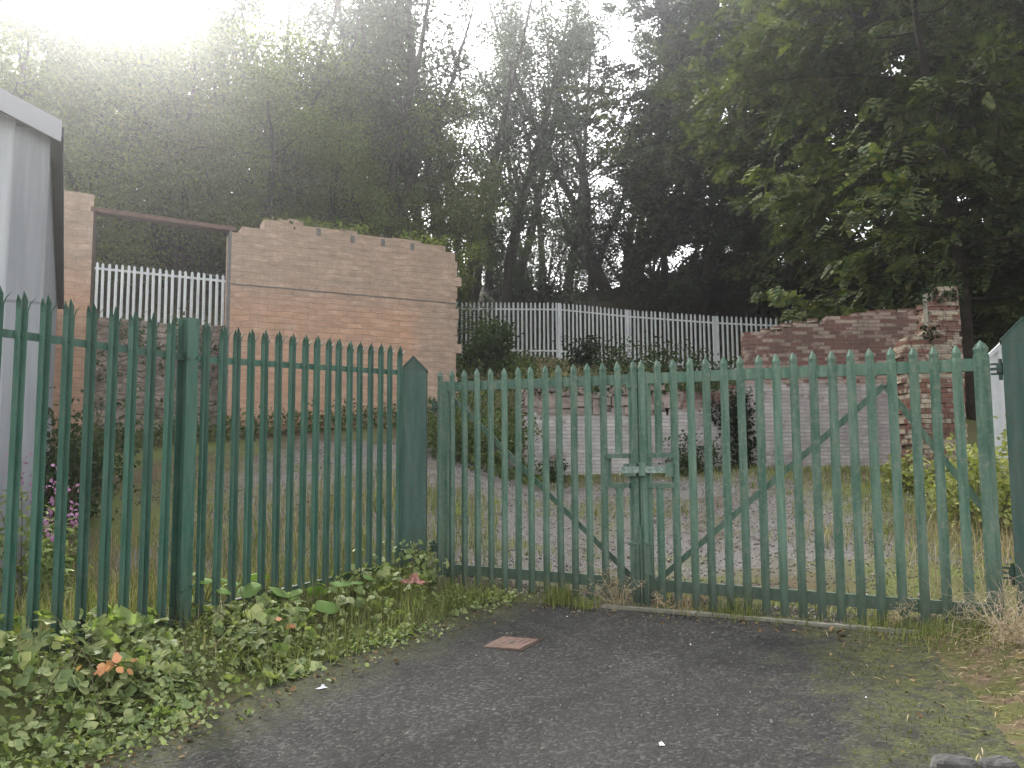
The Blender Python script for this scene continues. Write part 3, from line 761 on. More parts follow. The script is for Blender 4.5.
# ------------------------------------------------------------------ galvanised palisade on the terrace
G_P = pale_mesh('galvanised_pale', 2.05, M['galv'], D_PROF, .10, .006, spear=True)
def run_fence(name, pts, zt, label, sp=.155, H=2.05, posts=None, rails=(.28, 1.80)):
    """pts: plan polyline; zt: height of the pale tops at each point"""
    f = empty(name, (pts[0][0], pts[0][1], 0), 0, label=label, cat='fence', group=None)
    o0 = Vector((pts[0][0], pts[0][1], 0)); first = None
    for (a, za), (b, zb) in zip(zip(pts, zt), list(zip(pts, zt))[1:]):
        a3 = Vector((a[0], a[1], 0)) - o0; b3 = Vector((b[0], b[1], 0)) - o0
        L = (b3 - a3).length; n = max(1, int(round(L / sp))); rz = math.atan2(b3.y - a3.y, b3.x - a3.x)
        for i in range(n):
            t = (i + .5) / n; p = a3.lerp(b3, t)
            o = data_obj('pale', G_P) if first is None else first.copy()
            if first is None: first = o
            else: link(o)
            o.parent = f
            o.location = (p.x, p.y, za + (zb - za) * t - H + random.uniform(-.01, .01)); o.rotation_euler = (0, random.uniform(-.008, .008), rz); o.scale = (1, 1, H / 2.05)
        bk = Vector((-math.sin(rz), math.cos(rz), 0)) * .035
        for dz in rails:
            MB().bar(a3 + bk + Vector((0, 0, za - H + dz)), b3 + bk + Vector((0, 0, zb - H + dz)), .05, .05, (0, 0, 1)).build('rail', M['galv'], f)
        MB().box(a3.x - .035, a3.x + .035, a3.y - .02, a3.y + .07, za - H - .6, za - .02).build('post', M['galv'], f)
    return f
run_fence('galvanised_fence', [(-2.05, 30.5), (1.72, 30.5), (4.08, 29.5), (6.87, 28.3), (9.6, 27.2), (12.0, 26.4)], [7.12, 7.07, 6.62, 6.17, 5.83, 5.6],
          'pale galvanised palisade fence on the terrace under the trees, right of stone wall')
run_fence('galvanised_fence', [(-12.2, 20.3), (-10.3, 20.3), (-6.6, 20.3)], [6.42, 6.20, 5.80],
          'pale galvanised palisade fence seen through the stone wall opening', H=1.95)

# ------------------------------------------------------------------ grey shed on the left
SH = empty('grey_shed', (-4.15, 7.25, 0), math.atan2(.885, -.465) , label='grey metal clad shed with white trimmed gable roof at the left edge', cat='shed')
# local x runs backwards along the eaves, local y to the left across the gable
Ls, Wd, ez = 9.1, 5.0, 4.145; pit = math.tan(R(23))
g0 = -.2
mb = MB()
gab = [(0.19, g0), (Wd, g0), (Wd, ez), (Wd / 2, ez + Wd / 2 * pit), (.19, ez + .19 * pit)]
vs = [(0, y, z) for y, z in gab] + [(.1, y, z) for y, z in gab]; n = 5
mb.add(vs, [tuple(range(n))[::-1], tuple(range(n, 2 * n))] + [(i, (i + 1) % n, (i + 1) % n + n, i + n) for i in range(n)])
for i in range(14):
    y = .45 + i * .33; zt = ez + min(y, Wd - y) * pit - .1
    mb.box(-.022, .0, y - .03, y + .03, g0, zt)
mb.build('gable_wall', M['shed_pale'], SH)
MB().box(-.03, .1, -.085, .188, g0, ez + .02).build('corner_trim', M['shed_grey'], SH)
mb = MB(); mb.box(.102, Ls, -.070, .1, g0, ez)
for i in range(26): mb.box(.3 + i * .34, .36 + i * .34, -.082, -.070, g0, ez)
mb.build('side_wall', M['shed_grey'], SH)
mb = MB(); mb.box(.1, Ls, Wd - .1, Wd, g0, ez); mb.build('side_wall', M['shed_grey'], SH)
for sg in (0, 1):
    mb = MB(); y0, y1 = (-.17, Wd / 2) if sg == 0 else (Wd + .17, Wd / 2)
    za = ez - .17 * pit + .06; zb = ez + Wd / 2 * pit + .06
    pts = [(-.14, y0, za), (Ls, y0, za), (Ls, y1, zb), (-.14, y1, zb)]
    mb.add(pts + [(x, y, z + .06) for x, y, z in pts], [(3,2,1,0),(4,5,6,7),(0,1,5,4),(1,2,6,5),(2,3,7,6),(3,0,4,7)]); mb.build('roof', M['shed_grey'], SH)
    b = MB(); pts = [(-.165, y0, za - .10), (-.142, y0, za - .10), (-.142, y1, zb - .10), (-.165, y1, zb - .10)]
    b.add(pts + [(x, y, z + .19) for x, y, z in pts], [(3,2,1,0),(4,5,6,7),(0,1,5,4),(1,2,6,5),(2,3,7,6),(3,0,4,7)]); b.build('barge_board', M['shed_trim'], SH)
MB().box(-.135, Ls, -.168, -.086, ez - .05, ez - .02).build('soffit', M['soffit'], SH)
MB().box(-.139, Ls, -.188, -.171, ez - .06, ez + .03).build('gutter', M['soffit'], SH)
mb = MB(); mb.tube([(-.05, .36, 1.0), (-.05, .36, 2.30)], [.016, .016], 8); mb.build('white_conduit', M['white'], SH)
mb = MB(); mb.box(-.09, -.03, .30, .40, 2.32, 2.40); mb.build('floodlight', M['white'], SH)

# ------------------------------------------------------------------ pale hut behind the right post
HT = empty('sheet_hoarding', (6.78, 12.0, .3), R(-10), label='pale corrugated sheet hoarding with sloping top, behind the broad right gate post', cat='hoarding')
n_ = 44; vs = []; fs = []
for i in range(n_ + 1):
    x = i * .045; y = (.0, .022, .022, .0)[i % 4]; zt = 2.36 + min(x, .75) * .95
    vs += [(x, y, 0), (x, y, zt), (x, y + .012, zt), (x, y + .012, 0)]
for i in range(n_):
    a = i * 4; b = a + 4
    fs += [(a, b, b + 1, a + 1), (a + 1, b + 1, b + 2, a + 2), (a + 3, a + 2, b + 2, b + 3), (a, a + 3, b + 3, b)]
fs += [(0, 1, 2, 3), (n_ * 4 + 3, n_ * 4 + 2, n_ * 4 + 1, n_ * 4)]
mesh_obj('sheet', vs, fs, M['hut'], HT)
MB().bar((-.02, .04, 2.37), (.74, .04, 3.09), .05, .10, (0, 1, 0)).build('edge_trim', M['hut'], HT)
MB().tube([(-.17, .0, 0), (-.17, .0, 2.1)], [.03, .03], 8).build('corner_post', M['hut'], HT)

# ------------------------------------------------------------------ scatter machinery
T_DIAMOND = (np.array([(0, 0, 0), (.34, .45, .07), (0, 1, -.02), (-.34, .45, .07)]), np.array([[0, 1, 2, 3]]))
T_LEAF = (np.array([(0, 0, 0), (.30, .22, .08), (.30, .60, .07), (0, 1, -.06), (-.30, .60, .07), (-.30, .22, .08)]), np.array([[0, 1, 2, 3], [0, 3, 4, 5]]))
def _spray():
    v = []; f = []
    def leaflet(o, ang, L, w):
        c, s_ = math.cos(ang), math.sin(ang); b = len(v)
        for x, y, z in ((0, 0, 0), (w, .45, .05), (0, 1, -.12), (-w, .45, .05)):
            x *= L; y *= L; z *= L
            v.append((o[0] + x * c + y * s_, o[1] - x * s_ + y * c, o[2] + z))
        f.append([b, b + 1, b + 2, b + 3])
    for i in range(3):
        y = .12 + .29 * i; z = -.30 * y * y
        for sg in (-1, 1): leaflet((0, y, z), sg * (1.05 - .12 * i), .40 - .04 * i, .46)
    leaflet((0, .86, -.24), 0, .38, .44)
    return np.array(v), np.array(f)
T_SPRAY = _spray()
def orient_along(D, rg, droop=.25, jit=.5):
    t = D + rg.normal(size=D.shape) * jit; t[:, 2] -= droop; t /= np.linalg.norm(t, axis=1, keepdims=True) + 1e-9
    nm = rg.normal(size=D.shape) * .35; nm[:, 2] += 1; nm -= t * (t * nm).sum(1, keepdims=True); nm /= np.linalg.norm(nm, axis=1, keepdims=True) + 1e-9
    return np.stack([np.cross(t, nm), t, nm], 2)
def _leaf2():
    ys = [0, .16, .34, .52, .70, .86, 1.0]; ws = [.03, .24, .36, .37, .28, .15, .0]; v = []; f = []
    for i, (y, w) in enumerate(zip(ys, ws)):
        zz = -.16 * y * y; w2 = w * (1.06 if i % 2 else .95)
        v += [(-w2, y - .03 * (i % 2), zz + .10 * w), (0, y, zz - .02), (w2, y - .03 * (i % 2), zz + .10 * w)]
    for i in range(6):
        a = i * 3; f += [[a, a + 1, a + 4, a + 3], [a + 1, a + 2, a + 5, a + 4]]
    return np.array(v), np.array(f)
T_LEAF2 = _leaf2()
T_BLADE = (np.array([(-.5, 0, 0), (.5, 0, 0), (.4, .10, .45), (-.4, .10, .45), (.06, .36, .85), (-.06, .36, .85)]), np.array([[0, 1, 2, 3], [3, 2, 4, 5]]))
def orient(n, up, rg, spread=1.0):
    nm = rg.normal(size=(n, 3)) * spread; nm[:, 2] += up
    nm /= np.linalg.norm(nm, axis=1, keepdims=True) + 1e-9
    t = rg.normal(size=(n, 3)); t -= nm * (t * nm).sum(1, keepdims=True); t /= np.linalg.norm(t, axis=1, keepdims=True) + 1e-9
    b = np.cross(t, nm)
    return np.stack([b, t, nm], 2)      # columns x, y, z
def yaw(n, rg, tilt=.25):
    a = rg.uniform(0, 2 * np.pi, n); c, s = np.cos(a), np.sin(a); z = np.zeros(n); o = np.ones(n)
    Rz = np.stack([np.stack([c, -s, z], 1), np.stack([s, c, z], 1), np.stack([z, z, o], 1)], 1)
    b = rg.normal(size=n) * tilt; c, s = np.cos(b), np.sin(b)
    Rx = np.stack([np.stack([o, z, z], 1), np.stack([z, c, -s], 1), np.stack([z, s, c], 1)], 1)
    return Rz @ Rx
def scatter(name, tpl, P, Rm, S, mat):
    tv, tf = tpl; S = np.asarray(S, float)
    if S.ndim == 1: S = np.repeat(S[:, None], 3, 1)
    V = np.einsum('nij,nkj->nki', Rm, tv[None] * S[:, None, :]) + P[:, None, :]
    n, k = len(P), len(tv)
    Fc = (tf[None] + (np.arange(n) * k)[:, None, None]).reshape(-1, tf.shape[1])
    return fast_mesh(name, V.reshape(-1, 3), Fc, mat)
def clusters(C, rad, per, rg, flat=.6):
    P = np.repeat(C, per, 0); r = np.repeat(rad, per)[:, None]
    g = rg.normal(size=P.shape) * r * .55; g[:, 2] *= flat
    return P + g

# ------------------------------------------------------------------ trees
def wander(rg, p0, d0, L, n, wob, trop):
    p = np.array(p0, float); d = np.array(d0, float); d /= np.linalg.norm(d); out = [p.copy()]
    for i in range(n):
        d = d + rg.normal(size=3) * wob; d[2] += trop; d /= np.linalg.norm(d); p = p + d * (L / n); out.append(p.copy())
    return out
def tree_meshes(seed, H, crown_lo, crown_w, leafmat, n_leaf, leaf_size, r0=.17, lean=(0, 0), stems=1, up=.75, droop=0.0, nb=26, flat=.6, crad=.55, up_bias=.6, tpl=T_DIAMOND, main=None, spray=False):
    rg = np.random.default_rng(seed); mb = MB(); C = []; Rd = []; Dr = []
    paths = []
    if main:
        for pts, ra in main: paths.append((np.array(pts, float), ra))
    else:
        for s in range(stems):
            a = rg.uniform(0, 6.28); sp = .22 * s
            d0 = np.array([lean[0] + math.cos(a) * sp, lean[1] + math.sin(a) * sp, 1.0])
            paths.append((np.array(wander(rg, (0, 0, -.4), d0, H * rg.uniform(.85, 1.0), 12, .06, .04)), r0 * rg.uniform(.7, 1.0)))
    for path, ra in paths:
        n = len(path); rads = [ra * (1 - .86 * (i / (n - 1)) ** .9) + .012 for i in range(n)]; rads[0] *= 1.35
        mb.tube(path, rads, 8)
        seg = np.linspace(0, 1, n); zmax = path[-1][2]
        for b in range(max(4, int(nb / len(paths)))):
            t = crown_lo + (1 - crown_lo) * ((b + rg.uniform(0, 1)) / max(4, int(nb / len(paths))))
            p = np.array([np.interp(t, seg, path[:, k]) for k in range(3)]); r = float(np.interp(t, seg, rads))
            a = rg.uniform(0, 6.28); tt = (t - crown_lo) / (1 - crown_lo)
            L = crown_w * (.45 + .75 * math.sin(math.pi * min(1, .18 + .78 * tt))) * rg.uniform(.65, 1.15)
            d = np.array([math.cos(a), math.sin(a), up * rg.uniform(.6, 1.5)])
            br = wander(rg, p, d, L, 6, .14, droop)
            rb = max(.012, r * .5)
            mb.tube(br, [rb * (1 - .85 * i / 6) for i in range(7)], 5, False)
            for i in range(2, 7):
                for q in range(2):
                    d2 = rg.normal(size=3) * .8 + (br[i] - br[i - 1]) * 1.2; d2[2] += .15
                    tw = wander(rg, br[i], d2, L * rg.uniform(.18, .42), 3, .2, droop)
                    if q == 0: mb.tube(tw, [rb * .3, rb * .22, rb * .15, .004], 4, False)
                    for w in tw[1:]: C.append(w); Rd.append(crad * rg.uniform(.6, 1.25)); Dr.append((d[0] + d2[0] * .4, d[1] + d2[1] * .4, 0))
    C = np.array(C); Rd = np.array(Rd); per = max(1, int(n_leaf / len(C)))
    P = clusters(C, Rd, per, rg, flat)
    tm = bpy.data.meshes.new('trunk'); tm.from_pydata(mb.v, [], mb.f); tm.materials.append(M['bark']); tm.polygons.foreach_set('use_smooth', [True] * len(tm.polygons)); tm.update()
    if spray:
        D = np.repeat(np.array(Dr), per, 0); D /= np.linalg.norm(D, axis=1, keepdims=True) + 1e-9
        cm = scatter('crown', T_SPRAY, P, orient_along(D, rg), leaf_size * rg.uniform(.55, 1.25, len(P)), leafmat)
        return tm, cm
    cm = scatter('crown', tpl, P, orient(len(P), up_bias, rg), leaf_size * rg.uniform(.65, 1.3, len(P)), leafmat)
    return tm, cm
def place_tree(ms, x, y, rz, sc, name, label, group=None, dz=-.1, sz=1.0):
    t = empty(name, (x, y, tz(x, y) + dz), rz, label=label, cat='tree', group=group)
    t.scale = (sc, sc, sc * sz)
    data_obj('trunk', ms[0], t); data_obj('crown', ms[1], t)
    return t
px2x = lambda px, Y: (px - 512) * Y / 850.0

slim = [tree_meshes(100 + i, 15.5, .26, 2.0, M['leaf_mid'], 7600, .135, .23, (l, 0), st, .9, .01, 26, .8, .50, .4) for i, (l, st) in enumerate([(-.06, 1), (.10, 1), (-.12, 2), (.02, 2)])]
bushy = [tree_meshes(200 + i, 8.6, .10, 2.7, M['leaf_left'], 19000, .125, .16, (0, 0), 3, .6, -.02, 34, .75, .55, .5) for i in range(3)]
dark = [tree_meshes(300 + i, 15.5, .16, 3.0, M['leaf_dark'], 3000, .52, .26, (l, 0), 1, .35, -.05, 34, .35, .45, .7, spray=True) for i, l in enumerate([0, .05, -.07])]
near = [tree_meshes(400 + i, 14.5, .22, 3.9, M['leaf_near'], 8500, .40, .26, (l, 0), 1, .10, -.06, 40, .14, .34, 1.3, spray=True) for i, l in enumerate([-.05, .03])]

under = [tree_meshes(250 + i, 8.6, .08, 2.4, M['leaf_mid'], 8000, .16, .14, (0, 0), 3, .7, -.01, 30, .8, .6, .5) for i in range(3)]
# leaning forked tree behind the terrace fence
Yk = 38.0; kx = lambda px: (px - 606) * Yk / 850; kz = lambda py: (288 - py) * Yk / 850
fork = tree_meshes(500, 13, .25, 1.9, M['leaf_mid'], 6000, .14, nb=34, crad=.5, up_bias=.4, up=.8, main=[
    ([(kx(622), 0, -1.2), (kx(610), 0, kz(280)), (kx(598), .1, kz(250)), (kx(586), .1, kz(210)), (kx(574), .2, kz(180)), (kx(556), .2, kz(145)), (kx(540), .1, kz(110)), (kx(524), 0, kz(70)), (kx(506), 0, kz(25)), (kx(490), 0, kz(-30))], .27),
    ([(kx(588), .1, kz(215)), (kx(592), .3, kz(180)), (kx(589), .5, kz(150)), (kx(580), .5, kz(115)), (kx(566), .5, kz(75)), (kx(555), .5, kz(30)), (kx(545), .5, kz(-40))], .17),
    ([(kx(610), 0, kz(284)), (kx(590), -.3, kz(258)), (kx(572), -.4, kz(230)), (kx(560), -.4, kz(195)), (kx(556), -.3, kz(160))], .13),
    ([(kx(600), .1, kz(250)), (kx(618), .4, kz(205)), (kx(640), .5, kz(150)), (kx(652), .5, kz(90)), (kx(664), .4, kz(10))], .13)])
place_tree(fork, px2x(606, Yk), Yk, 0, 1, 'forked_tree', 'dark forked tree leaning left above the middle of the terrace fence', dz=0)

tr = random.Random(17)
L_SL = 'slender dark stemmed tree on the wooded bank behind the stone wall'
for px, Y, i in [(250, 31, 1), (272, 33, 0), (300, 29, 2), (318, 36, 3), (340, 31, 0), (362, 34, 1), (385, 29.5, 2), (404, 37, 3), (424, 31, 0), (444, 35, 2), (335, 41, 1), (375, 42, 0), (290, 40, 3)]:
    place_tree(slim[i], px2x(px, Y), Y, tr.uniform(0, 6.28), tr.uniform(.85, 1.1), 'slender_tree', L_SL, 'slender trees behind the stone wall')
L_SC = 'slender tree on the bank crest behind the terrace fence, sky between stems'
for px, Y, i in [(468, 37, 2), (488, 40, 0), (503, 36, 1), (514, 42, 3), (545, 44, 0), (565, 46, 1), (478, 45, 3), (530, 50, 2), (596, 47, 0), (628, 43, 3), (640, 39, 1)]:
    place_tree(slim[i], px2x(px, Y), Y, tr.uniform(0, 6.28), tr.uniform(.9, 1.12), 'slender_tree', L_SC, 'slender trees behind the terrace fence')
L_BU = 'hazy bushy tree, leaves coloured pale as if backlit, above the left end of the stone wall'
for px, Y, i, s in [(-60, 27, 0, 1.3), (-8, 30, 1, 1.3), (40, 26, 2, 1.1), (78, 31, 0, 1.12), (110, 25.5, 1, .92), (145, 30, 2, 1.05), (178, 26, 0, 1.0), (205, 33, 1, 1.2), (228, 27.5, 2, .98), (255, 25.5, 1, .8), (20, 36, 2, 1.1), (120, 37, 0, .95), (285, 26.5, 0, .75), (330, 27, 2, .62), (395, 27, 1, .6), (430, 28.5, 0, .62), (305, 31, 1, .85), (350, 32, 2, .8), (380, 34, 0, .9), (420, 33, 1, .85), (450, 35, 2, .75), (325, 36, 0, .95)]:
    place_tree(bushy[i], px2x(px, Y), Y, tr.uniform(0, 6.28), s, 'bushy_tree', L_BU if px < 270 else 'low leafy tree showing over the top of the stone wall', 'bushy trees above the door opening' if px < 270 else 'low trees over the stone wall')
L_UN = 'low leafy understorey tree on the bank crest, sky showing around it'
for px, Y, i, s in [(462, 38, 0, .5), (498, 41, 1, .42), (520, 39, 2, .36), (548, 43, 0, .5), (572, 42, 1, .40), (590, 40, 2, .55), (632, 38, 0, .62), (655, 40, 1, .7), (478, 48, 2, .6), (536, 50, 1, .62), (600, 49, 0, .62), (505, 46, 1, .6), (560, 47, 2, .6)]:
    place_tree(under[i], px2x(px, Y), Y, tr.uniform(0, 6.28), s, 'understorey_tree', L_UN, 'understorey trees on the crest')
L_DK = 'tall dark dense tree in the wood above the ruined brick wall'
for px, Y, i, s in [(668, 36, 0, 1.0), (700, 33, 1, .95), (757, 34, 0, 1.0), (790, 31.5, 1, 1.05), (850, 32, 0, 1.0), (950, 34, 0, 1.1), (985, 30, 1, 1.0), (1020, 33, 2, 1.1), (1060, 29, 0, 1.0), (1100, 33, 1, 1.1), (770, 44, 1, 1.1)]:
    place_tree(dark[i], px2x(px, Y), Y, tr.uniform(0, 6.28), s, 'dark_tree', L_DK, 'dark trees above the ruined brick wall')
place_tree(near[0], px2x(975, 19.5), 19.5, 2.1, 1.0, 'overhanging_tree', 'nearest tree, leaning over the brick pier with drooping leaf sprays')
place_tree(near[1], px2x(880, 27), 27, .4, 1.1, 'overhanging_tree', 'spreading tree with tiered leaf sprays standing behind the ruined brick wall', sz=1.12)
place_tree(near[1], px2x(1105, 20), 20, 3.4, .95, 'overhanging_tree', 'tree at the right edge hanging its sprays over the pale hut')
place_tree(near[0], px2x(745, 33), 33, 4.4, 1.05, 'overhanging_tree', 'spreading tree hanging over the right part of the terrace fence')

# ------------------------------------------------------------------ shrubs, ivy and undergrowth
def shrub(name, loc, size, nleaf, ls, mat, label, seed, group=None, stems=7, tpl=T_LEAF, cat='shrub'):
    rg = np.random.default_rng(seed); mb = MB(); C = []
    s = empty(name, loc, 0, label=label, cat=cat, group=group)
    for i in range(stems):
        a = rg.uniform(0, 6.28); d = np.array([math.cos(a) * size[0] * .8, math.sin(a) * size[1] * .8, size[2] * rg.uniform(.6, 1.1)])
        p = wander(rg, (rg.normal() * .08, rg.normal() * .08, -.1), d, np.linalg.norm(d), 6, .12, -.02)
        mb.tube(p, [.022 * (1 - .13 * k) for k in range(7)], 5, False)
        for k in range(2, 7): C.append(p[k])
        for q in range(5):
            b = wander(rg, p[rg.integers(2, 6)], rg.normal(size=3) + [0, 0, .4], max(size) * .35, 3, .2, 0)
            C += b[1:]
    C = np.array(C); per = max(1, nleaf // len(C))
    P = clusters(C, np.full(len(C), max(size) * .22), per, rg, .8)
    mb.build('stems', M['stem'], s)
    data_obj('foliage', scatter('foliage', tpl, P, orient(len(P), .8, rg), ls * rg.uniform(.6, 1.3, len(P)), mat), s)
    return s
def at_px(px, Y): return (px2x(px, Y), Y, tz(px2x(px, Y), Y))
shrub('dark_shrub', at_px(481, 22.0), (.85, .7, 1.15), 4200, .10, M['leaf_shrub'], 'dark dense shrub beside the right end of the stone wall', 41)
shrub('dark_shrub', at_px(588, 27), (.45, .4, 1.1), 1100, .10, M['leaf_dark'], 'narrow dark shrub before the terrace fence', 42)
L_B = 'loose leafy shrub on the terrace above the whitewashed wall'
for i, (px, Y, h) in enumerate([(612, 23, 1.0), (640, 21.5, 1.1), (665, 23, 1.25), (690, 22, 1.0), (716, 20.5, .95)]):
    shrub('terrace_shrub', at_px(px, Y), (.6, .5, h), 520, .085, M['leaf_shrub'] if i % 3 else M['leaf_mid'], L_B, 50 + i, 'shrubs on the terrace')
for i, (px, Y, h, lab) in enumerate([(912, 12.5, .55, 'yellow green bush at the foot of the brick pier'), (945, 10.6, .85, 'yellow green bush right of the pier, behind the gate'), (985, 9.8, 1.05, 'tall yellow green bush between gate and right post'), (1015, 10.4, 1.2, 'yellow green bush under the pale hut')]):
    shrub('yellow_bush', at_px(px, Y), (.40, .4, h), 1000, .075, M['leaf_yellow'], lab, 70 + i, 'yellow green bushes')
for i, (px, Y, h, lab) in enumerate([(448, 15.5, 1.1, 'green bush beside the slim gate post, behind the gate'), (470, 16.3, 1.3, 'pale green bush on the bank left of the whitewashed wall'), (505, 16.6, 1.0, 'small bush by the toothed end of the whitewashed wall')]):
    shrub('bank_bush', at_px(px, Y), (.5, .4, h), 1000, .075, M['leaf_weed'], lab, 80 + i)
shrub('brown_bush', at_px(555, 16.4), (.35, .25, .5), 800, .06, M['leaf_shrub'], 'low dull brown bush against the whitewashed wall, left side', 90)
shrub('brown_bush', at_px(690, 16.4), (.6, .3, .7), 1300, .06, M['leaf_shrub'], 'low dull bush against the whitewashed wall below the dark bricks', 91)
for i, (px, Y, h, lab) in enumerate([(64, 10.5, 1.5, 'dull green bush between the grey shed and the stone wall'), (95, 12.5, .9, 'low weedy bush on the yard before the door opening'), (18, 8.3, .8, 'brown weedy bush at the foot of the grey shed')]):
    shrub('yard_bush', at_px(px, Y), (.6, .5, h), 1500, .075, M['leaf_shrub'], lab, 95 + i)

def patch(name, pts, lab, cat, seed, mat, ls, n, thick, tpl=T_LEAF, kind=None, group=None, up=.4):
    """leafy growth hugging a list of (centre, (sx,sy,sz))"""
    rg = np.random.default_rng(seed); P = []
    for (c, s) in pts: P.append(np.array(c) + rg.normal(size=(n, 3)) * np.array(s) * .5)
    P = np.concatenate(P)
    o = data_obj(name, scatter(name, tpl, P, orient(len(P), up, rg), ls * rg.uniform(.6, 1.3, len(P)), mat))
    return tag(o, lab, cat, group, kind)
patch('ivy', [((4.5, 16.75, 1.2 + .25 * i), (.28, .12, .3)) for i in range(6)] + [((4.1, 16.9, 2.2), (.35, .1, .3))], 'dark ivy hanging down the joint of white and ruined walls', 'ivy', 201, M['leaf_dark'], .08, 190, .1)
patch('ivy', [((-6.0 - .4 * i, 17.75 - .2 * i, 3.3 + .9 * ((i * 7) % 5) / 5), (.35, .15, .45)) for i in range(6)], 'ivy patches on the rubble wall inside the door opening', 'ivy', 202, M['leaf_shrub'], .09, 90, .1)
patch('pier_ivy', [((7.35 + .1 * i, 14.6, 4.05 + .12 * (i % 2)), (.3, .3, .2)) for i in range(4)] + [((7.2, 14.55, 3.4), (.2, .16, .25))], 'weeds growing on the broken head of the brick pier', 'weeds', 206, M['leaf_dark'], .08, 80, .1)
patch('coping_weeds', [((.5 + .45 * i, 17.1, 2.72 + (.45 if i > 5 else 0) * 0), (.5, .25, .14)) for i in range(9)], 'weeds trailing over the top of the whitewashed wall', 'weeds', 203, M['leaf_shrub'], .07, 150, .1)
# weeds along the foot of the stone wall, trailing growth on its top
pts = []
for i in range(24):
    t = i * .34; x = -1.307 - .888 * t + .46 * .35; y = 19.4 - .46 * t - .888 * .5; pts.append(((x, y, tz(x, y) + .2), (.5, .35, .34)))
tag(patch('wall_foot_weeds', pts, 'band of green weeds along the foot of the stone wall', 'weeds', 204, M['leaf_weed'], .075, 170, .1), kind='stuff')
pts = [((-1.307 - .888 * t, 19.75 - .46 * t, 6.40), (.45, .3, .16)) for t in (2.5, 3.0, 3.6, 4.0, 1.2, .6)]
patch('wall_top_weeds', pts, 'leafy growth trailing over the top of the stone wall', 'weeds', 205, M['leaf_left'], .09, 120, .1)
# undergrowth on the dark hillside
rg = np.random.default_rng(61)
N = 30000; x = rg.uniform(-16, 24, N); y = rg.uniform(23, 42, N)
keep = (y > np.where(x < -2, 21.8, 31.2 - .42 * np.clip(x - 1.7, 0, 12))); x, y = x[keep], y[keep]
P = np.stack([x, y, terrain(x, y) + np.abs(rg.normal(size=len(x))) * .38 * (1 + vnoise(x, y, 1.1, 4))], 1)
tag(data_obj('undergrowth', scatter('undergrowth', T_DIAMOND, P, orient(len(P), .7, rg), .2 * rg.uniform(.6, 1.3, len(P)), M['leaf_dark'])), 'dark undergrowth covering the hillside under the trees', 'undergrowth', kind='stuff')
# terrace ground cover
N = 5500; x = rg.uniform(-1.5, 9.5, N); y = rg.uniform(17.4, 31, N); P = np.stack([x, y, terrain(x, y) + np.abs(rg.normal(size=N)) * .09], 1)
keep = ~((x < .2) & (y < 17.6)); P = P[keep]
tag(data_obj('terrace_weeds', scatter('terrace_weeds', T_LEAF, P, orient(len(P), .8, rg), .09 * rg.uniform(.6, 1.3, len(P)), M['leaf_mid'])), 'low weeds on the terrace above the whitewashed wall', 'weeds', kind='stuff')
N = 3500; x = rg.uniform(-1.6, .6, N); y = rg.uniform(15.0, 24, N); P = np.stack([x, y, terrain(x, y) + np.abs(rg.normal(size=N)) * .2], 1)
tag(data_obj('bank_weeds', scatter('bank_weeds', T_LEAF, P, orient(len(P), .8, rg), .09 * rg.uniform(.6, 1.3, len(P)), M['leaf_weed'])), 'green weeds on the bank between stone wall and whitewashed wall', 'weeds', kind='stuff')

rg = np.random.default_rng(161); N = 9000; x = rg.uniform(-1.2, 9.5, N); y = rg.uniform(17.6, 32, N)
TERR = (x, y)
# ------------------------------------------------------------------ yard: grass, weeds, stones
def blades(name, x, y, h, w, mat, lab, seed, tilt=.3, kind='stuff', cat='grass', zoff=0.0):
    rg = np.random.default_rng(seed); n = len(x)
    P = np.stack([x, y, terrain(x, y) - .01 + zoff], 1); H = h * rg.uniform(.5, 1.35, n)
    S = np.stack([np.full(n, w) * rg.uniform(.7, 1.3, n), H * rg.uniform(.3, 1.5, n), H], 1)
    return tag(data_obj(name, scatter(name, T_BLADE, P, yaw(n, rg, tilt), S, mat)), lab, cat, kind=kind)
blades('terrace_grass', TERR[0], TERR[1], .22, .014, M['grass_dry'], 'brown and green rough grass on the terrace slope', 21, .6)
rg = np.random.default_rng(62)
# rough grass just inside the fence and across the left of the yard
N = 26000; x = rg.uniform(-7.5, -.2, N); y = rg.uniform(4.5, 13, N); e = e_fence(x, y)
keep = (e > .05) & (rg.uniform(size=N) < np.clip(1.15 - (e - .2) / 3.4, 0.02, 1) * (.45 + .55 * (vnoise(x, y, 1.7, 8) > -.25))); x, y = x[keep], y[keep]
blades('rough_grass', x, y, .26, .010, M['grass'], 'rough green and straw coloured grass inside the fence', 1)
N = 5000; x = rg.uniform(-7, -1.6, N); y = rg.uniform(6, 12, N); e = e_fence(x, y); keep = (e > .3) & (e < 3.4); blades('dry_grass', x[keep], y[keep], .34, .006, M['grass_dry'], 'tall dry straw grass inside the fence', 2, .5)
# patchy grass on the gravel behind the gates
N = 26000; x = rg.uniform(-1, 7.5, N); y = rg.uniform(6.5, 17, N); d = d_gate(x, y)
pr = np.clip((vnoise(x, y, 1.3, 14) - .1) * 1.6, 0, 1) * .6 + sstep(7.2, 8.6, d) * .7 + sstep(3.0, 5.6, x) * .5 + sstep(1.2, .15, d) * .55
keep = (d > .08) & (rg.uniform(size=N) < pr); blades('yard_grass', x[keep], y[keep], .13, .012, M['grass'], 'patchy short grass growing through the gravel yard', 3, .5)
N = 3800; x = rg.uniform(3.2, 6.6, N); y = rg.uniform(5.2, 10.5, N); d = d_gate(x, y); keep = (d > .1); keep &= (rg.uniform(size=N) < .35 + .65 * sstep(4.2, 5.2, x)); blades('dry_grass', x[keep], y[keep], .34, .006, M['grass_dry'], 'tall dry grass behind the right gate post', 4, .55)
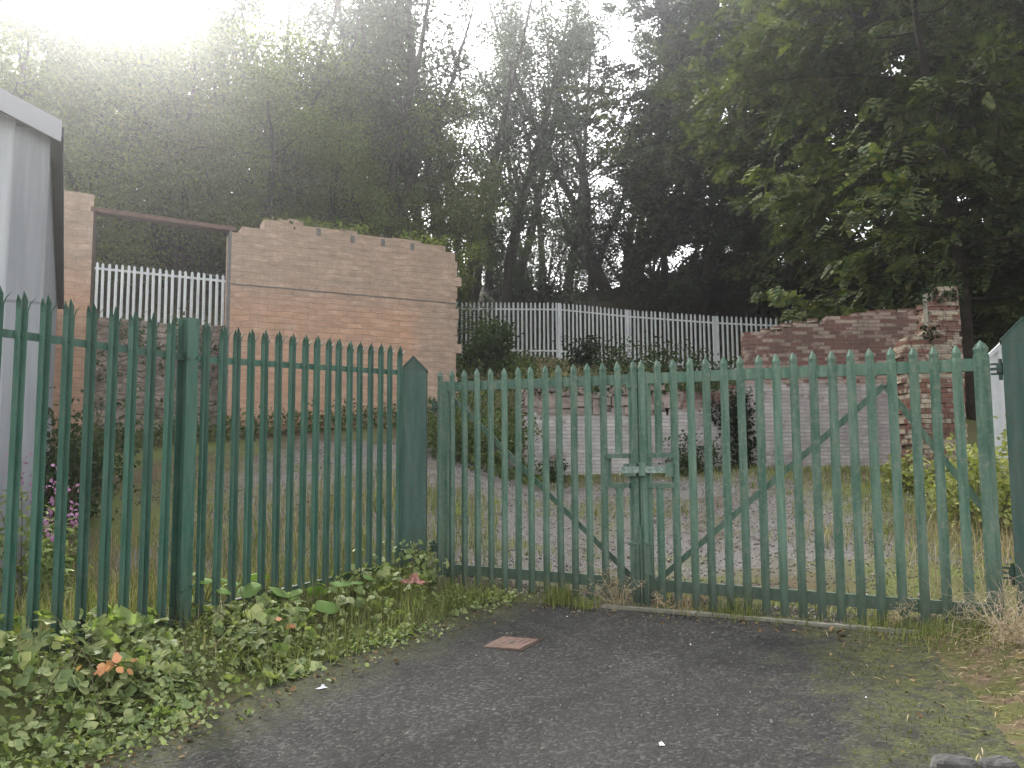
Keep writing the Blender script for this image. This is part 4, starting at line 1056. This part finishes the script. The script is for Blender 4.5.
# loose stones on the yard
ico = np.array([(1, 0, 0), (-1, 0, 0), (0, 1, 0), (0, -1, 0), (0, 0, .7), (0, 0, -.7)]); icf = np.array([(0, 2, 4), (2, 1, 4), (1, 3, 4), (3, 0, 4), (2, 0, 5), (1, 2, 5), (3, 1, 5), (0, 3, 5)])
def grav_mat():
    k = Nodes('loose_gravel'); g = k.n('NewGeometry').outputs['Random Per Island']
    return k.principled(k.ramp(g, [(0, (.09, .08, .07)), (.6, (.14, .125, .11)), (.93, (.19, .17, .15)), (1, (.30, .28, .26))]), .9, None, .15)
M['gravel'] = grav_mat()
N = 26000; x = rg.uniform(-5.5, 6.0, N); y = rg.uniform(7.0, 17, N); keep = (d_gate(x, y) > .1) & (e_fence(x, y) < 99); keep &= ~((x < -1) & (e_fence(x, y) < .8)); x, y = x[keep], y[keep]
P = np.stack([x, y, terrain(x, y) + .004], 1); n = len(P)
S = .0095 * np.exp(rg.normal(size=n) * .45)[:, None] * rg.uniform(.7, 1.3, (n, 3))
tag(data_obj('gravel', scatter('gravel', (ico, icf), P, orient(n, .3, rg), S, M['gravel'])), 'loose grey gravel over the yard behind the gates', 'gravel', kind='stuff')
# gravel strip under the gates
N = 3600; s = rg.uniform(-.1, 4.9, N); dd = rg.uniform(-.16, .25, N); x = GA[0] + GD[0] * s + GN[0] * dd; y = GA[1] + GD[1] * s + GN[1] * dd
P = np.stack([x, y, terrain(x, y) + .004], 1); S = .010 * np.exp(rg.normal(size=N) * .4)[:, None] * rg.uniform(.7, 1.3, (N, 3))
tag(data_obj('gravel', scatter('gate_gravel', (ico, icf), P, orient(N, .3, rg), S, M['gravel'])), 'fine gravel strip beneath the green gates', 'gravel', kind='stuff')
# grit scattered on the tarmac
N = 1500; x = rg.uniform(-2.2, 3.2, N); y = rg.uniform(3.6, 8.6, N); keep = (d_gate(x, y) < -.25) & (e_fence(x, y) < -.9); x, y = x[keep], y[keep]; n = len(x)
P = np.stack([x, y, zroad(x, y) + .002], 1); S = .0055 * np.exp(rg.normal(size=n) * .45)[:, None] * rg.uniform(.7, 1.3, (n, 3))
tag(data_obj('grit', scatter('grit', (ico, icf), P, orient(n, .3, rg), S, M['gravel'])), 'loose grit scattered over the dark tarmac', 'grit', kind='stuff')

# ------------------------------------------------------------------ bramble verge in front of the fence
rg = np.random.default_rng(63)
FD = np.array([.468, .884]); FN = np.array([-.884, .468])
def fpt(s, e): return -2.3 + FD[0] * s + FN[0] * e, 6.38 + FD[1] * s + FN[1] * e
N = 5600; s = rg.uniform(-3.6, 2.75, N); e = rg.uniform(-1.02, .14, N)
hgt = (.175 * sstep(-1.05, -.40, e) * (.75 + .6 * vnoise(s, e, 3.0, 41)) * (1.05 - .25 * sstep(.2, 1.6, s)) + .03)
z = rg.uniform(0, 1, N) ** .38 * np.clip(hgt, .03, .6)
keep = (rg.uniform(size=N) < np.where(s < .7, 1.0, .34)) & (rg.uniform(size=N) < np.clip(.62 + 1.1 * vnoise(s, e, 5.5, 43), .10, 1)); s, e, z = s[keep], e[keep], z[keep]
bx, by = fpt(s, e); bz = terrain(bx, by) + z
# each bramble leaf is three leaflets
P3 = []; R3 = []; S3 = []
base = orient(len(bx), 1.1, rg, .8); sz = np.clip(.046 * np.exp(rg.normal(size=len(bx)) * .42), .02, .105) * (.75 + .6 * np.clip(z / .22, 0, 1))
for k, ang in enumerate((0, 1.25, -1.25)):
    c, sn = math.cos(ang), math.sin(ang); Rz = np.array([[c, -sn, 0], [sn, c, 0], [0, 0, 1]])
    Rm = base @ Rz; P3.append(np.stack([bx, by, bz], 1)); R3.append(Rm); S3.append(sz * (1.0 if k == 0 else .82))
tag(data_obj('bramble', scatter('bramble', (T_LEAF2[0] * [1.15, 1, 1], T_LEAF2[1]), np.concatenate(P3), np.concatenate(R3), np.concatenate(S3), M['leaf_bramble'])), 'low mass of pale green bramble at the foot of the green fence', 'bramble', kind='stuff')
# creeping small-leaved growth at the toe
N = 11000; s = rg.uniform(-3.4, 2.9, N); e = rg.uniform(-1.30, -.1, N); keep = rg.uniform(size=N) < np.clip((.25 + 1.2 * vnoise(s, e, 4.2, 47)) * 1.2 * sstep(-1.32, -.95, e) + .12, 0, 1); s, e = s[keep], e[keep]; N = len(s); bx, by = fpt(s, e); P = np.stack([bx, by, np.maximum(terrain(bx, by), zroad(bx, by)) + np.abs(rg.normal(size=N)) * .035 + .01], 1)
tag(data_obj('creeping_weeds', scatter('creeping_weeds', T_LEAF, P, orient(N, 1.3, rg), .034 * rg.uniform(.6, 1.4, N), M['leaf_bramble'])), 'small creeping weeds along the edge of the tarmac', 'weeds', kind='stuff')
# long grass mixed through the verge
N = 5200; s = rg.uniform(-.4, 2.9, N); e = rg.uniform(-1.0, .3, N); keep = rg.uniform(size=N) < .25 + .75 * sstep(.2, 1.4, s); s, e = s[keep], e[keep]; bx, by = fpt(s, e)
blades('verge_grass', bx, by, .24, .007, M['grass'], 'long green grass on the verge near the slim gate post', 5, .7)
N = 260; s = rg.uniform(-3.4, .6, N); e = rg.uniform(-.6, .3, N); bx, by = fpt(s, e)
blades('verge_grass', bx, by, .3, .006, M['grass_dry'], 'dry grass stems poking through the bramble', 6, .5)
# bramble canes
mb = MB(); r_ = np.random.default_rng(8)
for i in range(34):
    s, e = r_.uniform(-3.2, 1.2), r_.uniform(-.9, 0); bx, by = fpt(s, e); d = np.array([r_.normal(), r_.normal() - .4, .9])
    mb.tube(wander(r_, (bx, by, tz(bx, by)), d, r_.uniform(.35, .8), 6, .15, -.16), [.005, .005, .004, .004, .003, .003, .002], 4, False)
tag(mb.build('bramble_canes', M['stem']), 'thin brown bramble canes arching over the verge', 'bramble', kind='stuff')

# big soft broad leaves
def broad_plant(loc, n, size, label, seed, rad=.16, h=.2, mat='leaf_broad'):
    rg = np.random.default_rng(seed); p = empty('broad_leaved_weed', loc, 0, label=label, cat='weed')
    ang = np.linspace(0, 2 * np.pi, 12, endpoint=False)
    rim = [(math.sin(t) * .5 * (1 + .06 * math.sin(5 * t)), .52 - .5 * math.cos(t), .04 * math.sin(3 * t) - .05) for t in ang]
    mid = [(math.sin(t) * .24, .52 - .26 * math.cos(t), .05) for t in ang]
    for i in range(n):
        a = 2 * math.pi * i / n + rg.normal() * .4; r = rad * rg.uniform(.25, 1.0); hz = h * rg.uniform(.6, 1.15)
        sc = size * rg.uniform(.7, 1.15); tilt = rg.uniform(-.05, .55)
        Mx = Matrix.Translation((math.cos(a) * r, math.sin(a) * r, hz)) @ Matrix.Rotation(a - math.pi / 2, 4, 'Z') @ Matrix.Rotation(-tilt, 4, 'X') @ Matrix.Scale(sc, 4)
        vs = [Mx @ Vector(v) for v in rim + mid + [(0, .5, .03)]]
        fs = [(k, (k + 1) % 12, 12 + (k + 1) % 12, 12 + k) for k in range(12)] + [(12 + k, 12 + (k + 1) % 12, 24) for k in range(12)]
        lf = mesh_obj('leaf', vs, fs, M[mat], p, True)
        MB().tube([(0, 0, 0), (math.cos(a) * r * .6, math.sin(a) * r * .6, hz * .7), (math.cos(a) * r, math.sin(a) * r, hz)], [.006, .005, .004], 5).build('stalk', M['stem'], lf)
    return p
for i, (px_, Y, n, sz, lab, h) in enumerate([(205, 6.55, 5, .17, 'broad leaved weed just left of the fence post, above the bramble', .30), (262, 6.85, 6, .19, 'largest broad leaved weed below the second fence bay', .26), (315, 7.05, 6, .21, 'broad leaved weed near the tarmac edge below the fence', .22), (355, 7.7, 5, .14, 'small broad leaved weed near the slim gate post', .2)]):
    x = px2x(px_, Y); broad_plant((x, Y, tz(x, Y)), n, sz, lab, 300 + i, .17, h)
# climbing weed at the foot of the slim post
shrub('climbing_weed', (-.93, 8.52, tz(-.93, 8.52)), (.18, .15, .5), 260, .06, M['leaf_bramble'], 'leafy weed climbing the foot of the slim gate post', 310, stems=4)
# orange dying leaves
rg = np.random.default_rng(77)
def dead_leaves(loc, n, label, seed):
    rg = np.random.default_rng(seed); P = np.array(loc) + rg.normal(size=(n, 3)) * [.055, .05, .025]
    return tag(data_obj('dying_leaves', scatter('dying_leaves', (T_LEAF2[0] * [1.3, 1, 1], T_LEAF2[1]), P, orient(n, .9, rg), .05 * rg.uniform(.8, 1.3, n), M['leaf_orange'])), label, 'leaves')
dead_leaves((-2.30, 4.98, .07), 13, 'orange dying bramble leaves low on the left verge', 1)
dead_leaves((-1.62, 6.30, .05), 5, 'orange pink dying leaves on the verge below the fence post', 2)
# red litter
def crumple(name, loc, sx, sy, sz, mat, label, seed, cat='litter', group=None):
    rg = np.random.default_rng(seed); n = 9; vs = []; fs = []
    for j in range(n):
        for i in range(n):
            u, v = i / (n - 1) - .5, j / (n - 1) - .5
            vs.append((u * sx * rg.uniform(.8, 1.1), v * sy * rg.uniform(.8, 1.1), sz * abs(rg.normal()) * (1.2 - 2 * max(abs(u), abs(v)))))
    for j in range(n - 1):
        for i in range(n - 1): a = j * n + i; fs.append((a, a + 1, a + n + 1, a + n))
    o = mesh_obj(name, vs, fs, mat); o.location = loc; o.rotation_euler = (0, 0, rg.uniform(0, 6)); return tag(o, label, cat, group)
crumple('crumpled_litter', (-.93, 8.02, tz(-.93, 8.02) + .13), .27, .12, .05, M['litter_red'], 'crumpled pinkish red litter lying in the verge near the slim post', 3)
for i, (x, y) in enumerate([(-1.235, 5.62), (.75, 4.48), (.46, 7.45), (1.30, 6.4), (2.05, 5.1)]):
    crumple('white_scrap', (x, y, zroad(x, y) + .003), *([(.07, .03, .012), (.045, .025, .012), (.022, .012, .006), (.016, .010, .006)][min(i, 3)]), M['white'], 'small white scrap of litter on the dark tarmac', 20 + i, 'litter', 'white scraps on the tarmac')

rg = np.random.default_rng(91)
N = 520; s_ = rg.uniform(-.2, 4.9, N); dd = -.28 - np.abs(rg.normal(size=N)) * .22; x = GA[0] + GD[0] * s_ + GN[0] * dd; y = GA[1] + GD[1] * s_ + GN[1] * dd
N2 = 520; s2 = rg.uniform(-3.2, 2.6, N2); e2 = -1.02 - np.abs(rg.normal(size=N2)) * .20; x2, y2 = fpt(s2, e2)
x3 = rg.uniform(1.6, 3.2, 420); y3 = rg.uniform(3.8, 6.6, 420); keep = rg.uniform(size=420) < sstep(1.6, 2.8, x3 - .22 * (y3 - 4.5)); x = np.concatenate([x, x2, x3[keep]]); y = np.concatenate([y, y2, y3[keep]])
P = np.stack([x, y, np.maximum(zroad(x, y), terrain(x, y)) + .004], 1)
tag(data_obj('leaf_litter', scatter('leaf_litter', T_LEAF, P, orient(len(P), 2.2, rg), .022 * np.exp(rg.normal(size=len(P)) * .4), M['litter_leaf'])), 'small dead leaves and twigs along the edges of the tarmac', 'leaves', kind='stuff')
# ------------------------------------------------------------------ iron cover in the tarmac
mcx, mcy = -.02, 6.63
MC = empty('drain_cover', (mcx, mcy, zroad(mcx, mcy)), R(4), label='small square rusty drain cover set in the tarmac', cat='drain cover')
MC.rotation_euler = (.043, -.025, R(-26))
mb = MB(); mb.add([(-.155, -.16, .004), (.15, -.168, .006), (.16, .155, .003), (-.15, .168, .005), (-.155, -.16, -.04), (.15, -.168, -.04), (.16, .155, -.04), (-.15, .168, -.04)], [(0,1,2,3),(0,4,5,1),(1,5,6,2),(2,6,7,3),(3,7,4,0),(7,6,5,4)])
for k in range(5): mb.box(-.13 + k * .055, -.105 + k * .055, -.13, .13, .004, .0065)
mb.build('plate', M['rust_plate'], MC)
mb = MB(); mb.box(-.185, -.16, -.20, .20, -.05, .0015); mb.box(.166, .19, -.20, .20, -.05, .0015); mb.box(-.16, .166, -.20, -.175, -.05, .0015); mb.box(-.16, .166, .175, .20, -.05, .0015); mb.build('frame', M['dark_timber'], MC)
mb = MB(); mb.box(-.012, .03, -.02, .012, .0065, .008); mb.build('lifting_hole', M['soffit'], MC)

# ------------------------------------------------------------------ grass and weeds at the gate line
L_T = {}
rg = np.random.default_rng(88)
def tuft(s, d, n, h, mat, label, seed, spread=.07, name='grass_tuft', w=.006, group=None):
    rg = np.random.default_rng(seed); x0, y0 = gpt(s, d); x = x0 + rg.normal(size=n) * spread; y = y0 + rg.normal(size=n) * spread
    H = h * rg.uniform(.5, 1.25, n); S = np.stack([np.full(n, w) * rg.uniform(.7, 1.3, n), H * rg.uniform(.5, 2.0, n), H], 1)
    P = np.stack([x, y, terrain(x, y) - .005], 1)
    return tag(data_obj(name, scatter(name, T_BLADE, P, yaw(n, rg, .35), S, mat)), label, 'grass', group)
tuft(1.32, -.18, 300, .22, M['grass'], 'bright green grass tuft at the foot of the left gate leaf', 1, .09)
tuft(1.62, -.30, 130, .15, M['grass'], 'smaller grass tuft right of the bright tuft at the gate', 2, .06)
tuft(2.95, -.10, 260, .18, M['grass'], 'yellow green grass tuft on the kerb under the right gate leaf', 3, .11)
tuft(2.50, -.05, 150, .14, M['grass_dry'], 'dry pale grass tuft by the gate drop bolt', 4, .09)
tuft(.70, -.12, 160, .10, M['grass'], 'low grass tuft close to the slim gate post', 5, .16)
tuft(4.05, -.10, 240, .15, M['grass'], 'grass tuft where the kerb ends under the gate', 6, .14)
tuft(4.55, -.22, 420, .14, M['grass'], 'wide grass tuft at the foot of the right hinge', 7, .20)
N = 1800; s = rg.uniform(.0, 4.9, N); dd = rg.normal(size=N) * .09 - .16; x = GA[0] + GD[0] * s + GN[0] * dd; y = GA[1] + GD[1] * s + GN[1] * dd; keep = vnoise(s, dd, 3, 3) > -.15
blades('edge_grass', x[keep], y[keep], .075, .006, M['grass'], 'thin line of short grass along the gate edging', 9, .6)
# dead dry weed in front of the meeting stiles
def dead_weed(name, loc, n, L, label, seed, spread=.5, curl=.0, mat='dead', r=.0035, heads=True, wob=.18):
    rg = np.random.default_rng(seed); p = empty(name, loc, 0, label=label, cat='weed'); mb = MB(); C = []
    for i in range(n):
        d = np.array([rg.normal() * spread, rg.normal() * spread, 1.0]); st = wander(rg, (rg.normal() * .03, rg.normal() * .03, -.02), d, L * rg.uniform(.6, 1.2), 9, wob, curl)
        mb.tube(st, [r * (1 - .07 * k) for k in range(10)], 4, False)
        for k in range(3, 10):
            if heads: C.append(st[k])
            if rg.uniform() < .6: mb.tube(wander(rg, st[k], rg.normal(size=3) + [0, 0, .6], L * .22, 3, .25, 0), [r * .6, r * .5, r * .4, r * .3], 4, False)
    mb.build('stems', M[mat], p)
    if heads:
        C = np.array(C); P = clusters(C, np.full(len(C), .035), 7, rg, 1); data_obj('seed_heads', scatter('seed_heads', T_DIAMOND, P, orient(len(P), .2, rg), .017 * rg.uniform(.6, 1.3, len(P)), M['grass_dry']), p)
    return p
x, y = gpt(1.86, -.10); dead_weed('dead_weed', (x, y, -.09), 13, .44, 'dry seeded dead weed standing before the meeting stiles', 1, .38)
x, y = gpt(4.10, -.06); dead_weed('dead_weed', (x, y, -.09), 7, .30, 'small dead weed at the kerb end under the right gate', 2, .45)
x, y = gpt(2.28, -.12); dead_weed('dead_weed', (x, y, -.09), 5, .24, 'thin dead weed beside the drop bolt', 4, .4)
# tangle of dead stalks by the right post
x, y = gpt(4.92, -.32); dead_weed('dead_tangle', (x, y, tz(x, y)), 46, .62, 'pale tangled dead stalks at the foot of the broad gate post', 3, .9, -.10, 'dead', .0026, False, .42)
x, y = gpt(5.05, -.75); dead_weed('dead_tangle', (x, y, tz(x, y)), 44, .42, 'lower heap of dead stalks at the right edge of the drive', 6, 1.4, -.14, 'dead', .0028, True, .42)
N = 11000; x = rg.uniform(2.1, 4.6, N); y = rg.uniform(3.4, 6.9, N); q = x - .22 * (y - 4.5); keep = (rg.uniform(size=N) < sstep(2.35, 3.1, q) * .9 + .04) & (d_gate(x, y) < -.25)
x, y = x[keep], y[keep]; n = len(x); P = np.stack([x, y, np.maximum(zroad(x, y), terrain(x, y)) + .006 + np.abs(rg.normal(size=n)) * .012], 1)
L_ = np.clip(.06 * np.exp(rg.normal(size=n) * .4), 0, .11); S = np.stack([L_ * .10, L_, L_ * .5], 1)
tag(data_obj('verge_dry_grass', scatter('verge_dry_grass', T_DIAMOND, P, orient(n, 4.0, rg), S, M['grass_dry'])), 'flattened dry grass and litter on the right verge', 'grass', kind='stuff')
# moss cushions spreading over the tarmac on the right
N = 9000; x = rg.uniform(1.0, 3.4, N); y = rg.uniform(3.5, 6.9, N); q = x - .22 * (y - 4.5); keep = (rg.uniform(size=N) < np.exp(-((q - 2.25) / .42) ** 2) * np.clip(.35 + vnoise(x, y, 4.0, 15), 0, 1)) & (d_gate(x, y) < -.2)
x, y = x[keep], y[keep]; n = len(x); P = np.stack([x, y, np.maximum(zroad(x, y), terrain(x, y)) + .002], 1); rg2 = np.random.default_rng(3)
S = np.stack([np.full(n, .008), .02 * rg2.uniform(.4, 1.4, n), .016 * rg2.uniform(.5, 1.5, n)], 1)
tag(data_obj('moss', scatter('moss', T_BLADE, P, yaw(n, rg2, .7), S, M['moss'])), 'yellow green moss spreading over the right of the tarmac', 'moss', kind='stuff')
# two dark stones at the bottom right
def stone(loc, sc, label, seed):
    rg = np.random.default_rng(seed); vs = []; fs = []; nu, nv = 14, 8
    for j in range(nv + 1):
        for i in range(nu):
            th = math.pi * j / nv; ph = 2 * math.pi * i / nu
            v = np.array([math.sin(th) * math.cos(ph), math.sin(th) * math.sin(ph), math.cos(th)]); v = np.sign(v) * np.abs(v) ** .7
            r = 1 + .12 * math.sin(3 * ph + seed) * math.sin(2 * th) + rg.normal() * .03
            vs.append((v[0] * sc[0] * r, v[1] * sc[1] * r, v[2] * sc[2] * r))
    for j in range(nv):
        for i in range(nu): fs.append((j * nu + i, (j + 1) * nu + i, (j + 1) * nu + (i + 1) % nu, j * nu + (i + 1) % nu))
    o = mesh_obj('stone', vs, fs, M['rock'], None, False); o.location = loc; return tag(o, label, 'stone')
stone((2.03, 4.08, zroad(2.03, 4.08) + .01), (.10, .06, .045), 'dark stone at the bottom edge of the mossy tarmac, left of the pair', 2)
stone((2.23, 4.06, zroad(2.23, 4.06) + .01), (.085, .06, .04), 'dark stone at the bottom edge beside the dry verge, right of the pair', 5)

# ------------------------------------------------------------------ flowering weeds by the shed, planks on the bank
def fireweed(px_, Y, h, label, seed):
    x = px2x(px_, Y); rg = np.random.default_rng(seed); p = empty('flowering_weed', (x, Y, tz(x, Y)), 0, label=label, cat='weed', group='pink flowering weeds')
    mb = MB(); C = []; Lf = []
    for i in range(4):
        st = wander(rg, (rg.normal() * .05, rg.normal() * .05, 0), (rg.normal() * .15, rg.normal() * .15, 1), h * rg.uniform(.8, 1.05), 10, .05, 0)
        mb.tube(st, [.007 - .0005 * k for k in range(11)], 4, False); C += st[8:]; Lf += st[2:8]
    mb.build('stems', M['stem'], p)
    P = clusters(np.array(C), np.full(len(C), .06), 7, rg, 1.2); data_obj('flowers', scatter('flowers', T_LEAF, P, orient(len(P), .2, rg), .035 * rg.uniform(.7, 1.3, len(P)), M['flower']), p)
    P = clusters(np.array(Lf), np.full(len(Lf), .07), 8, rg, 1.0); data_obj('foliage', scatter('foliage', (T_LEAF[0] * [.5, 1, 1], T_LEAF[1]), P, orient(len(P), .6, rg), .09 * rg.uniform(.7, 1.3, len(P)), M['leaf_bramble']), p)
for i, (px_, Y, h, lab) in enumerate([(27, 7.0, 1.25, 'tallest pink flowering weed next to the shed corner'), (47, 7.0, 1.08, 'pink flowering weed in the middle of the clump behind the fence'), (64, 6.9, .80, 'short pink flowering weed at the right of the clump'), (70, 7.4, .82, 'pink flowering weed behind the short one')]):
    fireweed(px_, Y, h, lab, 600 + i)
MB().bar((.0, 16.2, 1.15), (-.95, 16.6, 2.35), .16, .05).build('timber_plank', M['timber'])
tag(bpy.data.objects['timber_plank'], 'grey timber plank leaning on the bank left of the whitewashed wall', 'plank')

# ------------------------------------------------------------------ air, sky, sun, camera
def haze():
    k = Nodes('haze_air'); v = k.n('VolumePrincipled'); v.inputs['Color'].default_value = (.95, .97, 1, 1)
    v.inputs['Density'].default_value = HAZE_D; v.inputs['Anisotropy'].default_value = HAZE_G
    k.l(v.outputs[0], k.out.inputs['Volume'])
    mb = MB(); mb.box(-112, 112, -27, 172, -6, 34); o = mb.build('haze', k.m); tag(o, kind='stuff')  # box of haze added so its scatter imitates sun glare at upper left
    o['label'] = 'pale haze in the air, added to imitate veiling glare from the sun'
HAZE_D, HAZE_G = .0029, .915
haze()

SUN_AZ, SUN_EL = R(-27.5), R(36.3)
sd = Vector((math.sin(SUN_AZ) * math.cos(SUN_EL), math.cos(SUN_AZ) * math.cos(SUN_EL), math.sin(SUN_EL)))
sun = bpy.data.lights.new('sun', 'SUN'); sun.energy = 2.0; sun.angle = R(6); sun.color = (1, .95, .86)
so = bpy.data.objects.new('sun', sun); link(so); so.rotation_euler = sd.to_track_quat('Z', 'Y').to_euler()
w = bpy.data.worlds.new('World'); scene.world = w; w.use_nodes = True; nt = w.node_tree; nt.nodes.clear()
sky = nt.nodes.new('ShaderNodeTexSky'); sky.sky_type = 'NISHITA'; sky.sun_disc = False; sky.sun_elevation = SUN_EL; sky.sun_rotation = SUN_AZ
sky.air_density = 1.2; sky.dust_density = 4.0; sky.ozone_density = 1.0
hs = nt.nodes.new('ShaderNodeHueSaturation'); hs.inputs['Saturation'].default_value = .14
bg = nt.nodes.new('ShaderNodeBackground'); bg.inputs['Strength'].default_value = .13
wo = nt.nodes.new('ShaderNodeOutputWorld')
nt.links.new(sky.outputs[0], hs.inputs['Color']); nt.links.new(hs.outputs[0], bg.inputs['Color']); nt.links.new(bg.outputs[0], wo.inputs['Surface'])

cam = bpy.data.cameras.new('camera'); cam.sensor_width = 36; cam.lens = 36 * 850 / 1024; cam.clip_end = 600; cam.clip_start = .05
co = bpy.data.objects.new('camera', cam); link(co)
co.matrix_world = Matrix.Translation((0, 0, 1.2)) @ Matrix.Rotation(R(90 + 5.44), 4, 'X') @ Matrix.Rotation(R(-.36), 4, 'Z')
scene.camera = co
scene.view_settings.view_transform = 'Standard'; scene.view_settings.look = 'None'; scene.view_settings.gamma = 1
scene.view_settings.use_curve_mapping = False
scene.view_settings.exposure = 2.35
scene.cycles.use_denoising = True
scene.cycles.max_bounces = 6; scene.cycles.diffuse_bounces = 3; scene.cycles.transmission_bounces = 3; scene.cycles.volume_bounces = 0
